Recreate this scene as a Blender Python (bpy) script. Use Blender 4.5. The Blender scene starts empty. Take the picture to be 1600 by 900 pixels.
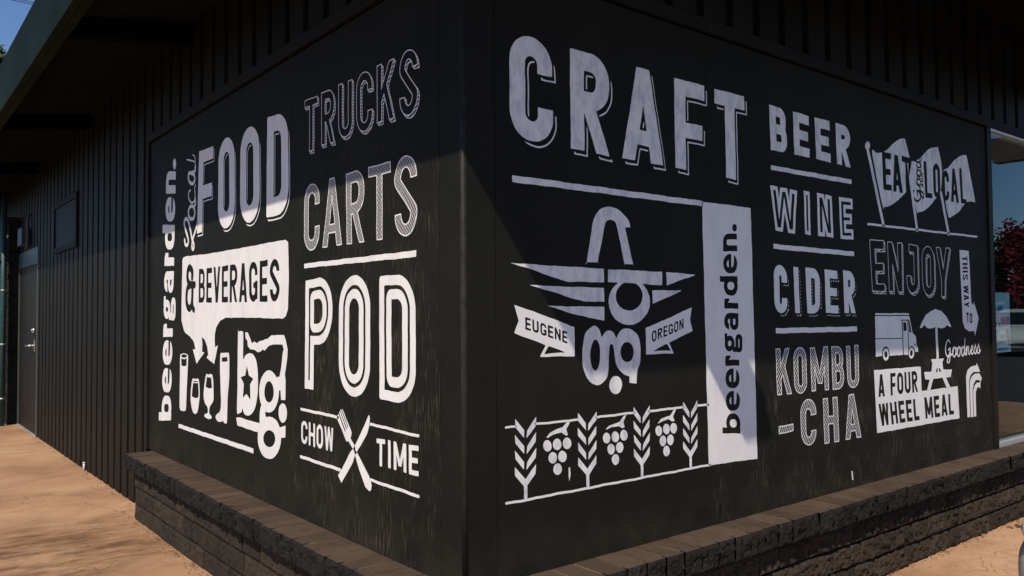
import bpy, bmesh, math, random
import numpy as np
from mathutils import Vector, Matrix, noise
from mathutils.geometry import delaunay_2d_cdt

random.seed(7)
rng = np.random.default_rng(11)
scene = bpy.context.scene
COL = scene.collection

# ------------------------------------------------------------------ camera
cam_d = bpy.data.cameras.new('camera')
cam = bpy.data.objects.new('camera', cam_d)
COL.objects.link(cam)
cam_d.sensor_width = 36.0
cam_d.lens = 36.0 * 1262.798 / 1600.0
cam_d.clip_start = 0.05
cam_d.clip_end = 2000.0
FW = Vector((0.62503698, 0.77991286, 0.03262985))
RT = Vector((0.78046696, -0.62514562, -0.00801735))
UP = Vector((-0.01414558, -0.03047766, 0.99943535))
CP = Vector((-1.59541655, -2.25779801, 1.387))
cam.matrix_world = Matrix(((RT.x, UP.x, -FW.x, CP.x), (RT.y, UP.y, -FW.y, CP.y), (RT.z, UP.z, -FW.z, CP.z), (0, 0, 0, 1)))
scene.camera = cam

# ------------------------------------------------------------------ sky, sun, exposure
SUN = Vector((1.0, 0.625, -1.36)).normalized()          # direction the sunlight travels
world = bpy.data.worlds.new('World')
scene.world = world
world.use_nodes = True
wn, wl = world.node_tree.nodes, world.node_tree.links
wn.clear()
w_out = wn.new('ShaderNodeOutputWorld')
w_bg = wn.new('ShaderNodeBackground')
w_sky = wn.new('ShaderNodeTexSky')
w_sky.sky_type = 'NISHITA'
w_sky.sun_disc = False
w_sky.sun_elevation = math.asin(-SUN.z)
w_sky.sun_rotation = math.atan2(-SUN.x, -SUN.y)
w_sky.air_density = 0.85
w_sky.dust_density = 0.0
w_sky.ozone_density = 7.0
w_bg.inputs['Strength'].default_value = 0.115
wl.new(w_sky.outputs[0], w_bg.inputs[0])
wl.new(w_bg.outputs[0], w_out.inputs[0])
sun_d = bpy.data.lights.new('sun', 'SUN')
sun_d.energy = 4.3
sun_d.angle = math.radians(0.55)
sun_d.color = (1.0, 0.88, 0.72)
sun = bpy.data.objects.new('sun', sun_d)
COL.objects.link(sun)
sun.rotation_euler = SUN.to_track_quat('-Z', 'Y').to_euler()
scene.view_settings.view_transform = 'Standard'
scene.view_settings.look = 'None'
scene.view_settings.gamma = 1.0
scene.view_settings.exposure = 0.07
scene.render.engine = 'CYCLES'

# ------------------------------------------------------------------ materials
def nodes_of(name):
    m = bpy.data.materials.new(name)
    m.use_nodes = True
    nt = m.node_tree
    return m, nt, nt.nodes['Principled BSDF']

def N(nt, kind, **kw):
    n = nt.nodes.new(kind)
    for k, v in kw.items():
        setattr(n, k, v)
    return n

def coords(nt, scale=(1, 1, 1), rot=(0, 0, 0)):
    tc = N(nt, 'ShaderNodeTexCoord')
    mp = N(nt, 'ShaderNodeMapping')
    mp.inputs['Scale'].default_value = scale
    mp.inputs['Rotation'].default_value = rot
    nt.links.new(tc.outputs['Object'], mp.inputs['Vector'])
    return mp.outputs[0]

def noise_tex(nt, vec, scale, detail=4, rough=0.55):
    n = N(nt, 'ShaderNodeTexNoise')
    n.inputs['Scale'].default_value = scale
    n.inputs['Detail'].default_value = detail
    n.inputs['Roughness'].default_value = rough
    nt.links.new(vec, n.inputs['Vector'])
    return n.outputs['Fac']

def ramp(nt, fac, stops):
    r = N(nt, 'ShaderNodeValToRGB')
    e = r.color_ramp.elements
    while len(e) > 1:
        e.remove(e[-1])
    for i, (p, c) in enumerate(stops):
        el = e[0] if i == 0 else e.new(p)
        el.position = p
        el.color = (c[0], c[1], c[2], 1) if not isinstance(c, (int, float)) else (c, c, c, 1)
    nt.links.new(fac, r.inputs[0])
    return r.outputs[0]

def mixc(nt, fac, a, b):
    m = N(nt, 'ShaderNodeMix', data_type='RGBA')
    for sock, v in ((m.inputs[0], fac), (m.inputs[6], a), (m.inputs[7], b)):
        if isinstance(v, (int, float)):
            sock.default_value = v
        elif isinstance(v, tuple):
            sock.default_value = (v[0], v[1], v[2], 1)
        else:
            nt.links.new(v, sock)
    return m.outputs[2]

def mul(nt, a, b):
    m = N(nt, 'ShaderNodeMath', operation='MULTIPLY')
    for s, v in ((m.inputs[0], a), (m.inputs[1], b)):
        if isinstance(v, (int, float)):
            s.default_value = v
        else:
            nt.links.new(v, s)
    return m.outputs[0]

def bump(nt, bs, height, strength, dist=0.01):
    b = N(nt, 'ShaderNodeBump')
    b.inputs['Strength'].default_value = strength
    b.inputs['Distance'].default_value = dist
    nt.links.new(height, b.inputs['Height'])
    nt.links.new(b.outputs[0], bs.inputs['Normal'])

def simple(name, col, rough=0.6, metal=0.0, var=0.25, scale=6.0, bmp=0.0, bscale=60.0, spec=0.35):
    m, nt, bs = nodes_of(name)
    v = coords(nt)
    f = noise_tex(nt, v, scale)
    lo = tuple(c * (1 - var) for c in col)
    hi = tuple(min(1, c * (1 + var)) for c in col)
    nt.links.new(ramp(nt, f, [(0.3, lo), (0.7, hi)]), bs.inputs['Base Color'])
    bs.inputs['Roughness'].default_value = rough
    bs.inputs['Metallic'].default_value = metal
    bs.inputs['Specular IOR Level'].default_value = spec
    if bmp:
        bump(nt, bs, noise_tex(nt, v, bscale, 3), bmp)
    return m

def mat_panel(name, along, worn=True):
    """black paint on plywood, worn in upright streaks down to brown wood"""
    m, nt, bs = nodes_of(name)
    v = coords(nt)
    base = ramp(nt, noise_tex(nt, v, 2.2, 5), [(0.3, (0.0118, 0.0122, 0.0101)), (0.7, (0.0172, 0.0172, 0.0138))])
    sc = (3.0, 170.0, 9.0) if along == 'y' else (170.0, 3.0, 9.0)
    st = ramp(nt, noise_tex(nt, coords(nt, sc), 1.0, 3, 0.62), [(0.545, 0.0), (0.62, 1.0)])
    patch = ramp(nt, noise_tex(nt, coords(nt, (1.0, 1.0, 0.8)), 4.2, 4, 0.62), [(0.44, 0.0), (0.58, 1.0)])
    sep = N(nt, 'ShaderNodeSeparateXYZ')
    tc = N(nt, 'ShaderNodeTexCoord')
    nt.links.new(tc.outputs['Object'], sep.inputs[0])
    def span(sock, a, b):
        mr = N(nt, 'ShaderNodeMapRange')
        mr.inputs[1].default_value = a
        mr.inputs[2].default_value = b
        nt.links.new(sock, mr.inputs[0])
        return mr.outputs[0]
    # only some of the sheets have weathered, mostly low down
    if along == 'y':
        where = mul(nt, span(sep.outputs[1], 1.46, 1.38), span(sep.outputs[2], 2.4, 1.3))
    else:
        where = mul(nt, span(sep.outputs[0], 1.32, 1.36), span(sep.outputs[2], 1.45, 0.95))
    wear = mul(nt, mul(nt, st, patch), where) if worn else mul(nt, st, 0.0)
    c = mixc(nt, mul(nt, wear, 0.9), base, (0.090, 0.073, 0.053))
    # dusty haze of splashed dirt at the foot
    foot = mul(nt, span(sep.outputs[2], 0.66, 0.447), ramp(nt, noise_tex(nt, v, 7.0, 5), [(0.35, 0.0), (0.7, 1.0)]))
    c = mixc(nt, mul(nt, foot, 0.35), c, (0.075, 0.055, 0.038))
    spk = ramp(nt, noise_tex(nt, coords(nt, (1, 1, 1)), 210.0, 1), [(0.765, 0.0), (0.80, 1.0)])
    spk2 = ramp(nt, noise_tex(nt, coords(nt, (1, 1, 1)), 5.0, 2), [(0.5, 0.0), (0.62, 1.0)])
    c = mixc(nt, mul(nt, mul(nt, spk, spk2), 0.6), c, (0.20, 0.19, 0.17))
    nt.links.new(c, bs.inputs['Base Color'])
    bs.inputs['Roughness'].default_value = 0.62
    bs.inputs['Specular IOR Level'].default_value = 0.06
    sc2 = (3.0, 260.0, 9.0) if along == 'y' else (260.0, 3.0, 9.0)
    bump(nt, bs, noise_tex(nt, coords(nt, sc2), 1.0, 2), 0.10, 0.004)
    return m

def mat_white(name, thin):
    """white sign paint laid on by brush"""
    m, nt, bs = nodes_of(name)
    v = coords(nt)
    f = noise_tex(nt, coords(nt, (1.0, 1.0, 0.45)), 22.0 if thin else 9.0, 5, 0.68)
    lo = (0.46, 0.50, 0.58) if thin else (0.70, 0.70, 0.71)
    c = ramp(nt, f, [(0.28, lo), (0.56, (0.80, 0.80, 0.80)), (0.8, (0.84, 0.84, 0.83))])
    pin = ramp(nt, noise_tex(nt, v, 130.0, 2), [(0.20, 1.0), (0.27, 0.0)])
    c = mixc(nt, mul(nt, pin, 0.75), c, (0.05, 0.05, 0.05))
    nt.links.new(c, bs.inputs['Base Color'])
    bs.inputs['Roughness'].default_value = 0.7
    bs.inputs['Specular IOR Level'].default_value = 0.25
    return m

def mat_concrete():
    m, nt, bs = nodes_of('stained_concrete')
    v = coords(nt)
    big = noise_tex(nt, coords(nt, (1, 1, 1)), 0.9, 6, 0.6)
    c = ramp(nt, big, [(0.25, (0.27, 0.150, 0.082)), (0.45, (0.42, 0.245, 0.138)), (0.62, (0.52, 0.325, 0.192)), (0.8, (0.60, 0.400, 0.255))])
    drag = noise_tex(nt, coords(nt, (0.7, 1.7, 1), (0, 0, 0.25)), 3.0, 9, 0.75)
    c = mixc(nt, ramp(nt, drag, [(0.34, 0.55), (0.50, 0.0)]), c, (0.24, 0.140, 0.080))
    rust = ramp(nt, noise_tex(nt, v, 1.7, 4), [(0.62, 0.0), (0.74, 0.55)])
    c = mixc(nt, rust, c, (0.46, 0.20, 0.075))
    # oil-dark patch of stains on the walk by the end of the low wall
    wv = N(nt, 'ShaderNodeVectorMath', operation='ADD')
    wz = N(nt, 'ShaderNodeTexNoise')
    wz.inputs['Scale'].default_value = 2.0
    wz.inputs['Detail'].default_value = 9
    nt.links.new(v, wz.inputs['Vector'])
    nt.links.new(v, wv.inputs[0])
    nt.links.new(wz.outputs['Color'], wv.inputs[1])
    vd = N(nt, 'ShaderNodeVectorMath', operation='DISTANCE')
    nt.links.new(wv.outputs[0], vd.inputs[0])
    vd.inputs[1].default_value = (-0.75 + 0.5, 3.25 + 0.5, 0.5)
    stain = ramp(nt, vd.outputs['Value'], [(0.40, 0.95), (1.45, 0.0)])
    c = mixc(nt, mul(nt, stain, ramp(nt, noise_tex(nt, coords(nt, (0.8, 2.4, 1), (0, 0, 0.25)), 3.4, 9, 0.74), [(0.40, 1.0), (0.58, 0.12)])), c, (0.125, 0.066, 0.035))
    fine = noise_tex(nt, v, 85.0, 3, 0.7)
    c = mixc(nt, ramp(nt, fine, [(0.30, 0.6), (0.45, 0.0)]), c, (0.20, 0.095, 0.052))
    c = mixc(nt, ramp(nt, noise_tex(nt, v, 28.0, 4, 0.7), [(0.34, 0.25), (0.5, 0.0)]), c, (0.24, 0.14, 0.065))
    c = mixc(nt, ramp(nt, noise_tex(nt, v, 420.0, 1), [(0.70, 0.0), (0.76, 0.6)]), c, (0.62, 0.50, 0.38))
    # a few hairline cracks
    vo = N(nt, 'ShaderNodeTexVoronoi', feature='DISTANCE_TO_EDGE')
    vo.inputs['Scale'].default_value = 0.55
    wob = N(nt, 'ShaderNodeVectorMath', operation='ADD')
    nz = N(nt, 'ShaderNodeTexNoise')
    nz.inputs['Scale'].default_value = 2.5
    nt.links.new(v, nz.inputs['Vector'])
    nt.links.new(v, wob.inputs[0])
    nt.links.new(nz.outputs['Color'], wob.inputs[1])
    nt.links.new(wob.outputs[0], vo.inputs['Vector'])
    crk = ramp(nt, vo.outputs['Distance'], [(0.0, 0.6), (0.004, 0.0)])
    c = mixc(nt, crk, c, (0.09, 0.05, 0.03))
    nt.links.new(c, bs.inputs['Base Color'])
    bs.inputs['Roughness'].default_value = 0.85
    bs.inputs['Specular IOR Level'].default_value = 0.2
    bump(nt, bs, fine, 0.35, 0.004)
    return m

def mat_block(name, lo, hi, dusty=None, tv=(0.82, 1.16)):
    m, nt, bs = nodes_of(name)
    v = coords(nt)
    c = ramp(nt, noise_tex(nt, v, 9.0, 6, 0.65), [(0.3, lo), (0.68, hi)])
    c = mixc(nt, ramp(nt, noise_tex(nt, v, 120.0, 3, 0.7), [(0.55, 0.0), (0.70, 0.65)]), c, dusty or hi)
    geo = N(nt, 'ShaderNodeNewGeometry')
    tint = ramp(nt, geo.outputs['Random Per Island'], [(0.0, tv[0]), (1.0, tv[1])])
    mm = N(nt, 'ShaderNodeMix', data_type='RGBA', blend_type='MULTIPLY')
    mm.inputs[0].default_value = 1.0
    nt.links.new(c, mm.inputs[6])
    nt.links.new(tint, mm.inputs[7])
    c = mm.outputs[2]
    nt.links.new(c, bs.inputs['Base Color'])
    bs.inputs['Roughness'].default_value = 0.9
    bs.inputs['Specular IOR Level'].default_value = 0.15
    bump(nt, bs, noise_tex(nt, v, 150.0, 4, 0.7), 0.6, 0.006)
    return m

def mat_siding():
    m, nt, bs = nodes_of('siding_paint')
    c = ramp(nt, noise_tex(nt, coords(nt, (1, 1, 0.25)), 5.0, 5), [(0.3, (0.0088, 0.0085, 0.0070)), (0.7, (0.0150, 0.0141, 0.0115))])
    nt.links.new(c, bs.inputs['Base Color'])
    bs.inputs['Roughness'].default_value = 0.55
    bs.inputs['Specular IOR Level'].default_value = 0.08
    bump(nt, bs, noise_tex(nt, coords(nt, (40, 40, 3)), 2.0, 2), 0.08, 0.004)
    return m

def mat_glass():
    m = bpy.data.materials.new('window_glass')
    m.use_nodes = True
    nt = m.node_tree
    nt.nodes.clear()
    out = N(nt, 'ShaderNodeOutputMaterial')
    mx = N(nt, 'ShaderNodeMixShader')
    tr = N(nt, 'ShaderNodeBsdfTransparent')
    tr.inputs[0].default_value = (0.86, 0.90, 0.90, 1)
    gl = N(nt, 'ShaderNodeBsdfGlossy')
    gl.inputs['Roughness'].default_value = 0.0
    gl.inputs['Color'].default_value = (0.80, 0.95, 0.95, 1)
    fr = N(nt, 'ShaderNodeFresnel')
    fr.inputs['IOR'].default_value = 1.6
    # the inner face of the pane adds no second mirror image
    ge = N(nt, 'ShaderNodeNewGeometry')
    sb = N(nt, 'ShaderNodeMath', operation='SUBTRACT')
    sb.inputs[0].default_value = 1.0
    nt.links.new(ge.outputs['Backfacing'], sb.inputs[1])
    nt.links.new(mul(nt, fr.outputs[0], sb.outputs[0]), mx.inputs[0])
    nt.links.new(tr.outputs[0], mx.inputs[1])
    nt.links.new(gl.outputs[0], mx.inputs[2])
    nt.links.new(mx.outputs[0], out.inputs[0])
    return m

def mat_leaf(name, a, b):
    m, nt, bs = nodes_of(name)
    c = ramp(nt, noise_tex(nt, coords(nt), 1.6, 3), [(0.3, a), (0.7, b)])
    nt.links.new(c, bs.inputs['Base Color'])
    bs.inputs['Roughness'].default_value = 0.7
    bs.inputs['Specular IOR Level'].default_value = 0.2
    return m

def mat_carpaint(name, col, metal):
    m, nt, bs = nodes_of(name)
    f = noise_tex(nt, coords(nt), 900.0, 1)
    nt.links.new(ramp(nt, f, [(0.35, tuple(c * 0.85 for c in col)), (0.65, col)]), bs.inputs['Base Color'])
    bs.inputs['Metallic'].default_value = metal
    bs.inputs['Roughness'].default_value = 0.32
    bs.inputs['Coat Weight'].default_value = 0.8
    bs.inputs['Coat Roughness'].default_value = 0.05
    return m

M = dict(
    panel_plain=mat_panel('plain_black_paint', 'y', False),
    panel_l=mat_panel('worn_black_paint_left', 'y'), panel_r=mat_panel('worn_black_paint_right', 'x'),
    white=mat_white('white_paint', False), thin=mat_white('thin_white_paint', True),
    concrete=mat_concrete(), siding=mat_siding(), glass=mat_glass(),
    asphalt=simple('asphalt', (0.05, 0.047, 0.045), 0.9, var=0.3, scale=3, bmp=0.3, bscale=90),
    block=mat_block('black_split_block', (0.020, 0.0165, 0.0135), (0.044, 0.035, 0.027), (0.115, 0.088, 0.065), (0.74, 1.22)),
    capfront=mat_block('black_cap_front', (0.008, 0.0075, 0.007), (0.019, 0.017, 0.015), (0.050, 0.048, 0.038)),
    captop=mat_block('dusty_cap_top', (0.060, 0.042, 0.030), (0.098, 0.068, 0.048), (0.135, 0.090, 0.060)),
    mortar=simple('mortar', (0.30, 0.22, 0.155), 0.95, spec=0.0),
    pier=mat_block('dark_pier_block', (0.014, 0.014, 0.014), (0.030, 0.028, 0.026)),
    trim=simple('trim_paint', (0.015, 0.0148, 0.0135), 0.6, var=0.2, spec=0.06),
    fascia=simple('fascia_paint', (0.010, 0.0165, 0.0105), 0.6, var=0.25, scale=2, spec=0.03),
    soffit=simple('soffit_paint', (0.013, 0.0135, 0.0135), 0.8, var=0.2, spec=0.0),
    beam=simple('beam_paint', (0.004, 0.004, 0.004), 0.7, var=0.2, spec=0.0),
    beamtail=simple('stained_beam', (0.07, 0.055, 0.045), 0.7, var=0.2),
    roofing=simple('roofing', (0.09, 0.085, 0.08), 0.9, var=0.2, scale=20),
    door=simple('door_paint', (0.016, 0.0148, 0.0128), 0.5, var=0.15, spec=0.1),
    bead=simple('worn_corner_bead', (0.026, 0.0245, 0.021), 0.5, var=0.35, scale=18, spec=0.15),
    frame=simple('door_frame_paint', (0.065, 0.075, 0.07), 0.5, var=0.2),
    teal=simple('teal_paint', (0.022, 0.062, 0.066), 0.45, var=0.15),
    steel=simple('brushed_steel', (0.62, 0.60, 0.57), 0.3, 1.0, var=0.1),
    alu=simple('aluminium', (0.60, 0.60, 0.60), 0.45, 0.6, var=0.1),
    galv=simple('galvanised_wire', (0.35, 0.38, 0.38), 0.45, 0.8, var=0.1),
    jamb=simple('jamb_paint', (0.014, 0.0125, 0.011), 0.5, var=0.2, spec=0.06),
    dark=simple('dark_interior', (0.010, 0.010, 0.011), 0.8),
    white_enamel=simple('white_enamel', (0.75, 0.74, 0.72), 0.4, var=0.05),
    bark=simple('bark', (0.07, 0.05, 0.035), 0.9, var=0.4, scale=12, bmp=0.6, bscale=25),
    leaf_green=mat_leaf('leaf_green', (0.028, 0.045, 0.018), (0.060, 0.085, 0.030)),
    leaf_dark=mat_leaf('leaf_dark', (0.018, 0.032, 0.016), (0.040, 0.060, 0.026)),
    leaf_red=mat_leaf('leaf_red', (0.10, 0.010, 0.015), (0.24, 0.022, 0.032)),
    litter=mat_leaf('dry_leaf', (0.11, 0.055, 0.025), (0.26, 0.13, 0.05)),
    silver=mat_carpaint('silver_paint', (0.74, 0.75, 0.76), 0.25),
    carwhite=mat_carpaint('white_car_paint', (0.80, 0.80, 0.78), 0.0),
    carred=mat_carpaint('red_car_paint', (0.45, 0.03, 0.03), 0.0),
    tyre=simple('tyre_rubber', (0.018, 0.018, 0.018), 0.85),
    carglass=simple('car_glass', (0.012, 0.014, 0.016), 0.06),
    lens=simple('lamp_lens', (0.75, 0.76, 0.78), 0.12),
    redlens=simple('tail_lamp_lens', (0.5, 0.02, 0.02), 0.15),
    plastic=simple('dark_plastic', (0.025, 0.026, 0.027), 0.6),
    p_blue=simple('poster_blue', (0.32, 0.62, 0.72), 0.6, var=0.08), p_white=simple('poster_white', (0.85, 0.86, 0.86), 0.6, var=0.04),
    p_red=simple('poster_red', (0.40, 0.035, 0.05), 0.6, var=0.1), p_navy=simple('poster_navy', (0.06, 0.16, 0.33), 0.6, var=0.1),
    p_pink=simple('poster_pink', (0.62, 0.34, 0.38), 0.6, var=0.2, scale=30),
    boxblue=simple('box_paint', (0.035, 0.065, 0.09), 0.5, var=0.1),
)

# ------------------------------------------------------------------ object helpers
def link(name, bm, mats, parent=None, smooth=False, loc=None):
    me = bpy.data.meshes.new(name)
    bm.normal_update()
    bm.to_mesh(me)
    bm.free()
    for mt in (mats if isinstance(mats, (list, tuple)) else [mats]):
        me.materials.append(mt)
    if smooth:
        for p in me.polygons:
            p.use_smooth = True
    o = bpy.data.objects.new(name, me)
    COL.objects.link(o)
    if parent is not None:
        o.parent = parent
        if loc is None:
            o.matrix_parent_inverse = Matrix.Translation(parent.location).inverted()
    if loc is not None:
        o.location = loc
    return o

def thing(name, label, cat, loc=(0, 0, 0), group=None):
    o = bpy.data.objects.new(name, None)
    o.empty_display_size = 0.2
    COL.objects.link(o)
    o.location = loc
    return tag(o, label, cat, group)

def tag(o, label, cat, group=None):
    o['label'] = label
    o['category'] = cat
    if group:
        o['group'] = group
    return o

def structure(o):
    o['kind'] = 'structure'
    return o

def box(bm, x0, x1, y0, y1, z0, z1, mi=0, bev=0.0):
    vs = [bm.verts.new(p) for p in ((x0, y0, z0), (x1, y0, z0), (x1, y1, z0), (x0, y1, z0), (x0, y0, z1), (x1, y0, z1), (x1, y1, z1), (x0, y1, z1))]
    fs = [bm.faces.new([vs[i] for i in q]) for q in ((0, 3, 2, 1), (4, 5, 6, 7), (0, 1, 5, 4), (1, 2, 6, 5), (2, 3, 7, 6), (3, 0, 4, 7))]
    for f in fs:
        f.material_index = mi
    if bev:
        es = list({e for f in fs for e in f.edges})
        r = bmesh.ops.bevel(bm, geom=es, offset=bev, segments=2, affect='EDGES', profile=0.6)
        for f in r['faces']:
            f.material_index = mi
    return fs

def boxes(name, specs, mat, parent=None, bev=0.0):
    bm = bmesh.new()
    for s in specs:
        box(bm, *s, bev=bev)
    return link(name, bm, mat, parent)

def tube(bm, pts, rad, seg=8, cap=True, mi=0):
    """swept tube; rad a number or one per point"""
    pts = [Vector(p) for p in pts]
    rings = []
    prev = None
    for i, p in enumerate(pts):
        t = (pts[min(i + 1, len(pts) - 1)] - pts[max(i - 1, 0)]).normalized()
        if prev is None:
            a = t.orthogonal().normalized()
        else:
            a = (prev - t * prev.dot(t)).normalized()
        prev = a
        b = t.cross(a)
        r = rad if isinstance(rad, (int, float)) else rad[i]
        rings.append([bm.verts.new(p + a * (r * math.cos(2 * math.pi * k / seg)) + b * (r * math.sin(2 * math.pi * k / seg))) for k in range(seg)])
    for i in range(len(rings) - 1):
        for k in range(seg):
            f = bm.faces.new((rings[i][k], rings[i][(k + 1) % seg], rings[i + 1][(k + 1) % seg], rings[i + 1][k]))
            f.material_index = mi
            f.smooth = True
    if cap:
        bm.faces.new(rings[0][::-1]).material_index = mi
        bm.faces.new(rings[-1]).material_index = mi

def quad(bm, a, b, c, d, mi=0):
    f = bm.faces.new([bm.verts.new(p) for p in (a, b, c, d)])
    f.material_index = mi
    return f
# ------------------------------------------------------------------ sign-painter's toolkit
# Lettering and pictures are drawn as distance fields in wall metres, traced to outlines and filled.
def f_box(s, t, x0, y0, x1, y1):
    dx = np.maximum(x0 - s, s - x1)
    dy = np.maximum(y0 - t, t - y1)
    return np.hypot(np.maximum(dx, 0), np.maximum(dy, 0)) + np.minimum(np.maximum(dx, dy), 0)

def f_rr(s, t, x0, y0, x1, y1, r):
    """rounded rectangle, r = (top left, top right, bottom right, bottom left)"""
    if isinstance(r, (int, float)):
        r = (r, r, r, r)
    cx, cy = (x0 + x1) / 2, (y0 + y1) / 2
    rr = np.where(s < cx, np.where(t > cy, r[0], r[3]), np.where(t > cy, r[1], r[2]))
    qx = np.abs(s - cx) - (x1 - x0) / 2 + rr
    qy = np.abs(t - cy) - (y1 - y0) / 2 + rr
    return np.minimum(np.maximum(qx, qy), 0) + np.hypot(np.maximum(qx, 0), np.maximum(qy, 0)) - rr

def f_ring(s, t, x0, y0, x1, y1, r, th):
    if isinstance(r, (int, float)):
        r = (r, r, r, r)
    ri = tuple(max(k - th, 0.001) for k in r)
    return np.maximum(f_rr(s, t, x0, y0, x1, y1, r), -f_rr(s, t, x0 + th, y0 + th, x1 - th, y1 - th, ri))

def f_bar(s, t, ax, ay, bx, by, th, y0=None, y1=None):
    """slanted bar, th measured level; cut flat at the ends"""
    L = math.hypot(bx - ax, by - ay)
    d = np.abs((s - ax) * (by - ay) - (t - ay) * (bx - ax)) / L - th * abs(by - ay) / L / 2
    y0 = min(ay, by) if y0 is None else y0
    y1 = max(ay, by) if y1 is None else y1
    return np.maximum(d, np.maximum(y0 - t, t - y1))

def f_path(s, t, pts, w, closed=False):
    d = np.full(s.shape, 1e9)
    q = list(pts) + ([pts[0]] if closed else [])
    for (ax, ay), (bx, by) in zip(q[:-1], q[1:]):
        vx, vy = bx - ax, by - ay
        k = np.clip(((s - ax) * vx + (t - ay) * vy) / max(vx * vx + vy * vy, 1e-12), 0, 1)
        d = np.minimum(d, (s - ax - k * vx) ** 2 + (t - ay - k * vy) ** 2)
    return np.sqrt(d) - w / 2

def f_poly(s, t, pts):
    d = np.full(s.shape, 1e9)
    ins = np.zeros(s.shape, bool)
    for (ax, ay), (bx, by) in zip(pts, list(pts[1:]) + [pts[0]]):
        vx, vy = bx - ax, by - ay
        k = np.clip(((s - ax) * vx + (t - ay) * vy) / max(vx * vx + vy * vy, 1e-12), 0, 1)
        d = np.minimum(d, (s - ax - k * vx) ** 2 + (t - ay - k * vy) ** 2)
        if abs(by - ay) > 1e-9:
            c = ((ay > t) != (by > t)) & (s < (bx - ax) * (t - ay) / (by - ay) + ax)
            ins ^= c
    return np.where(ins, -1, 1) * np.sqrt(d)

def catmull(pts, closed=False, n=6):
    out = []
    m = len(pts)
    rng_ = range(m) if closed else range(m - 1)
    for i in rng_:
        p0 = pts[(i - 1) % m] if closed else pts[max(i - 1, 0)]
        p1, p2 = pts[i], pts[(i + 1) % m]
        p3 = pts[(i + 2) % m] if closed else pts[min(i + 2, m - 1)]
        for k in range(n):
            u = k / n
            out.append(tuple(0.5 * (2 * b + (c - a) * u + (2 * a - 5 * b + 4 * c - d) * u * u + (3 * b - a - 3 * c + d) * u ** 3) for a, b, c, d in zip(p0, p1, p2, p3)))
    if not closed:
        out.append(tuple(pts[-1]))
    return out

mn, mx_ = np.minimum, np.maximum

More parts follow.
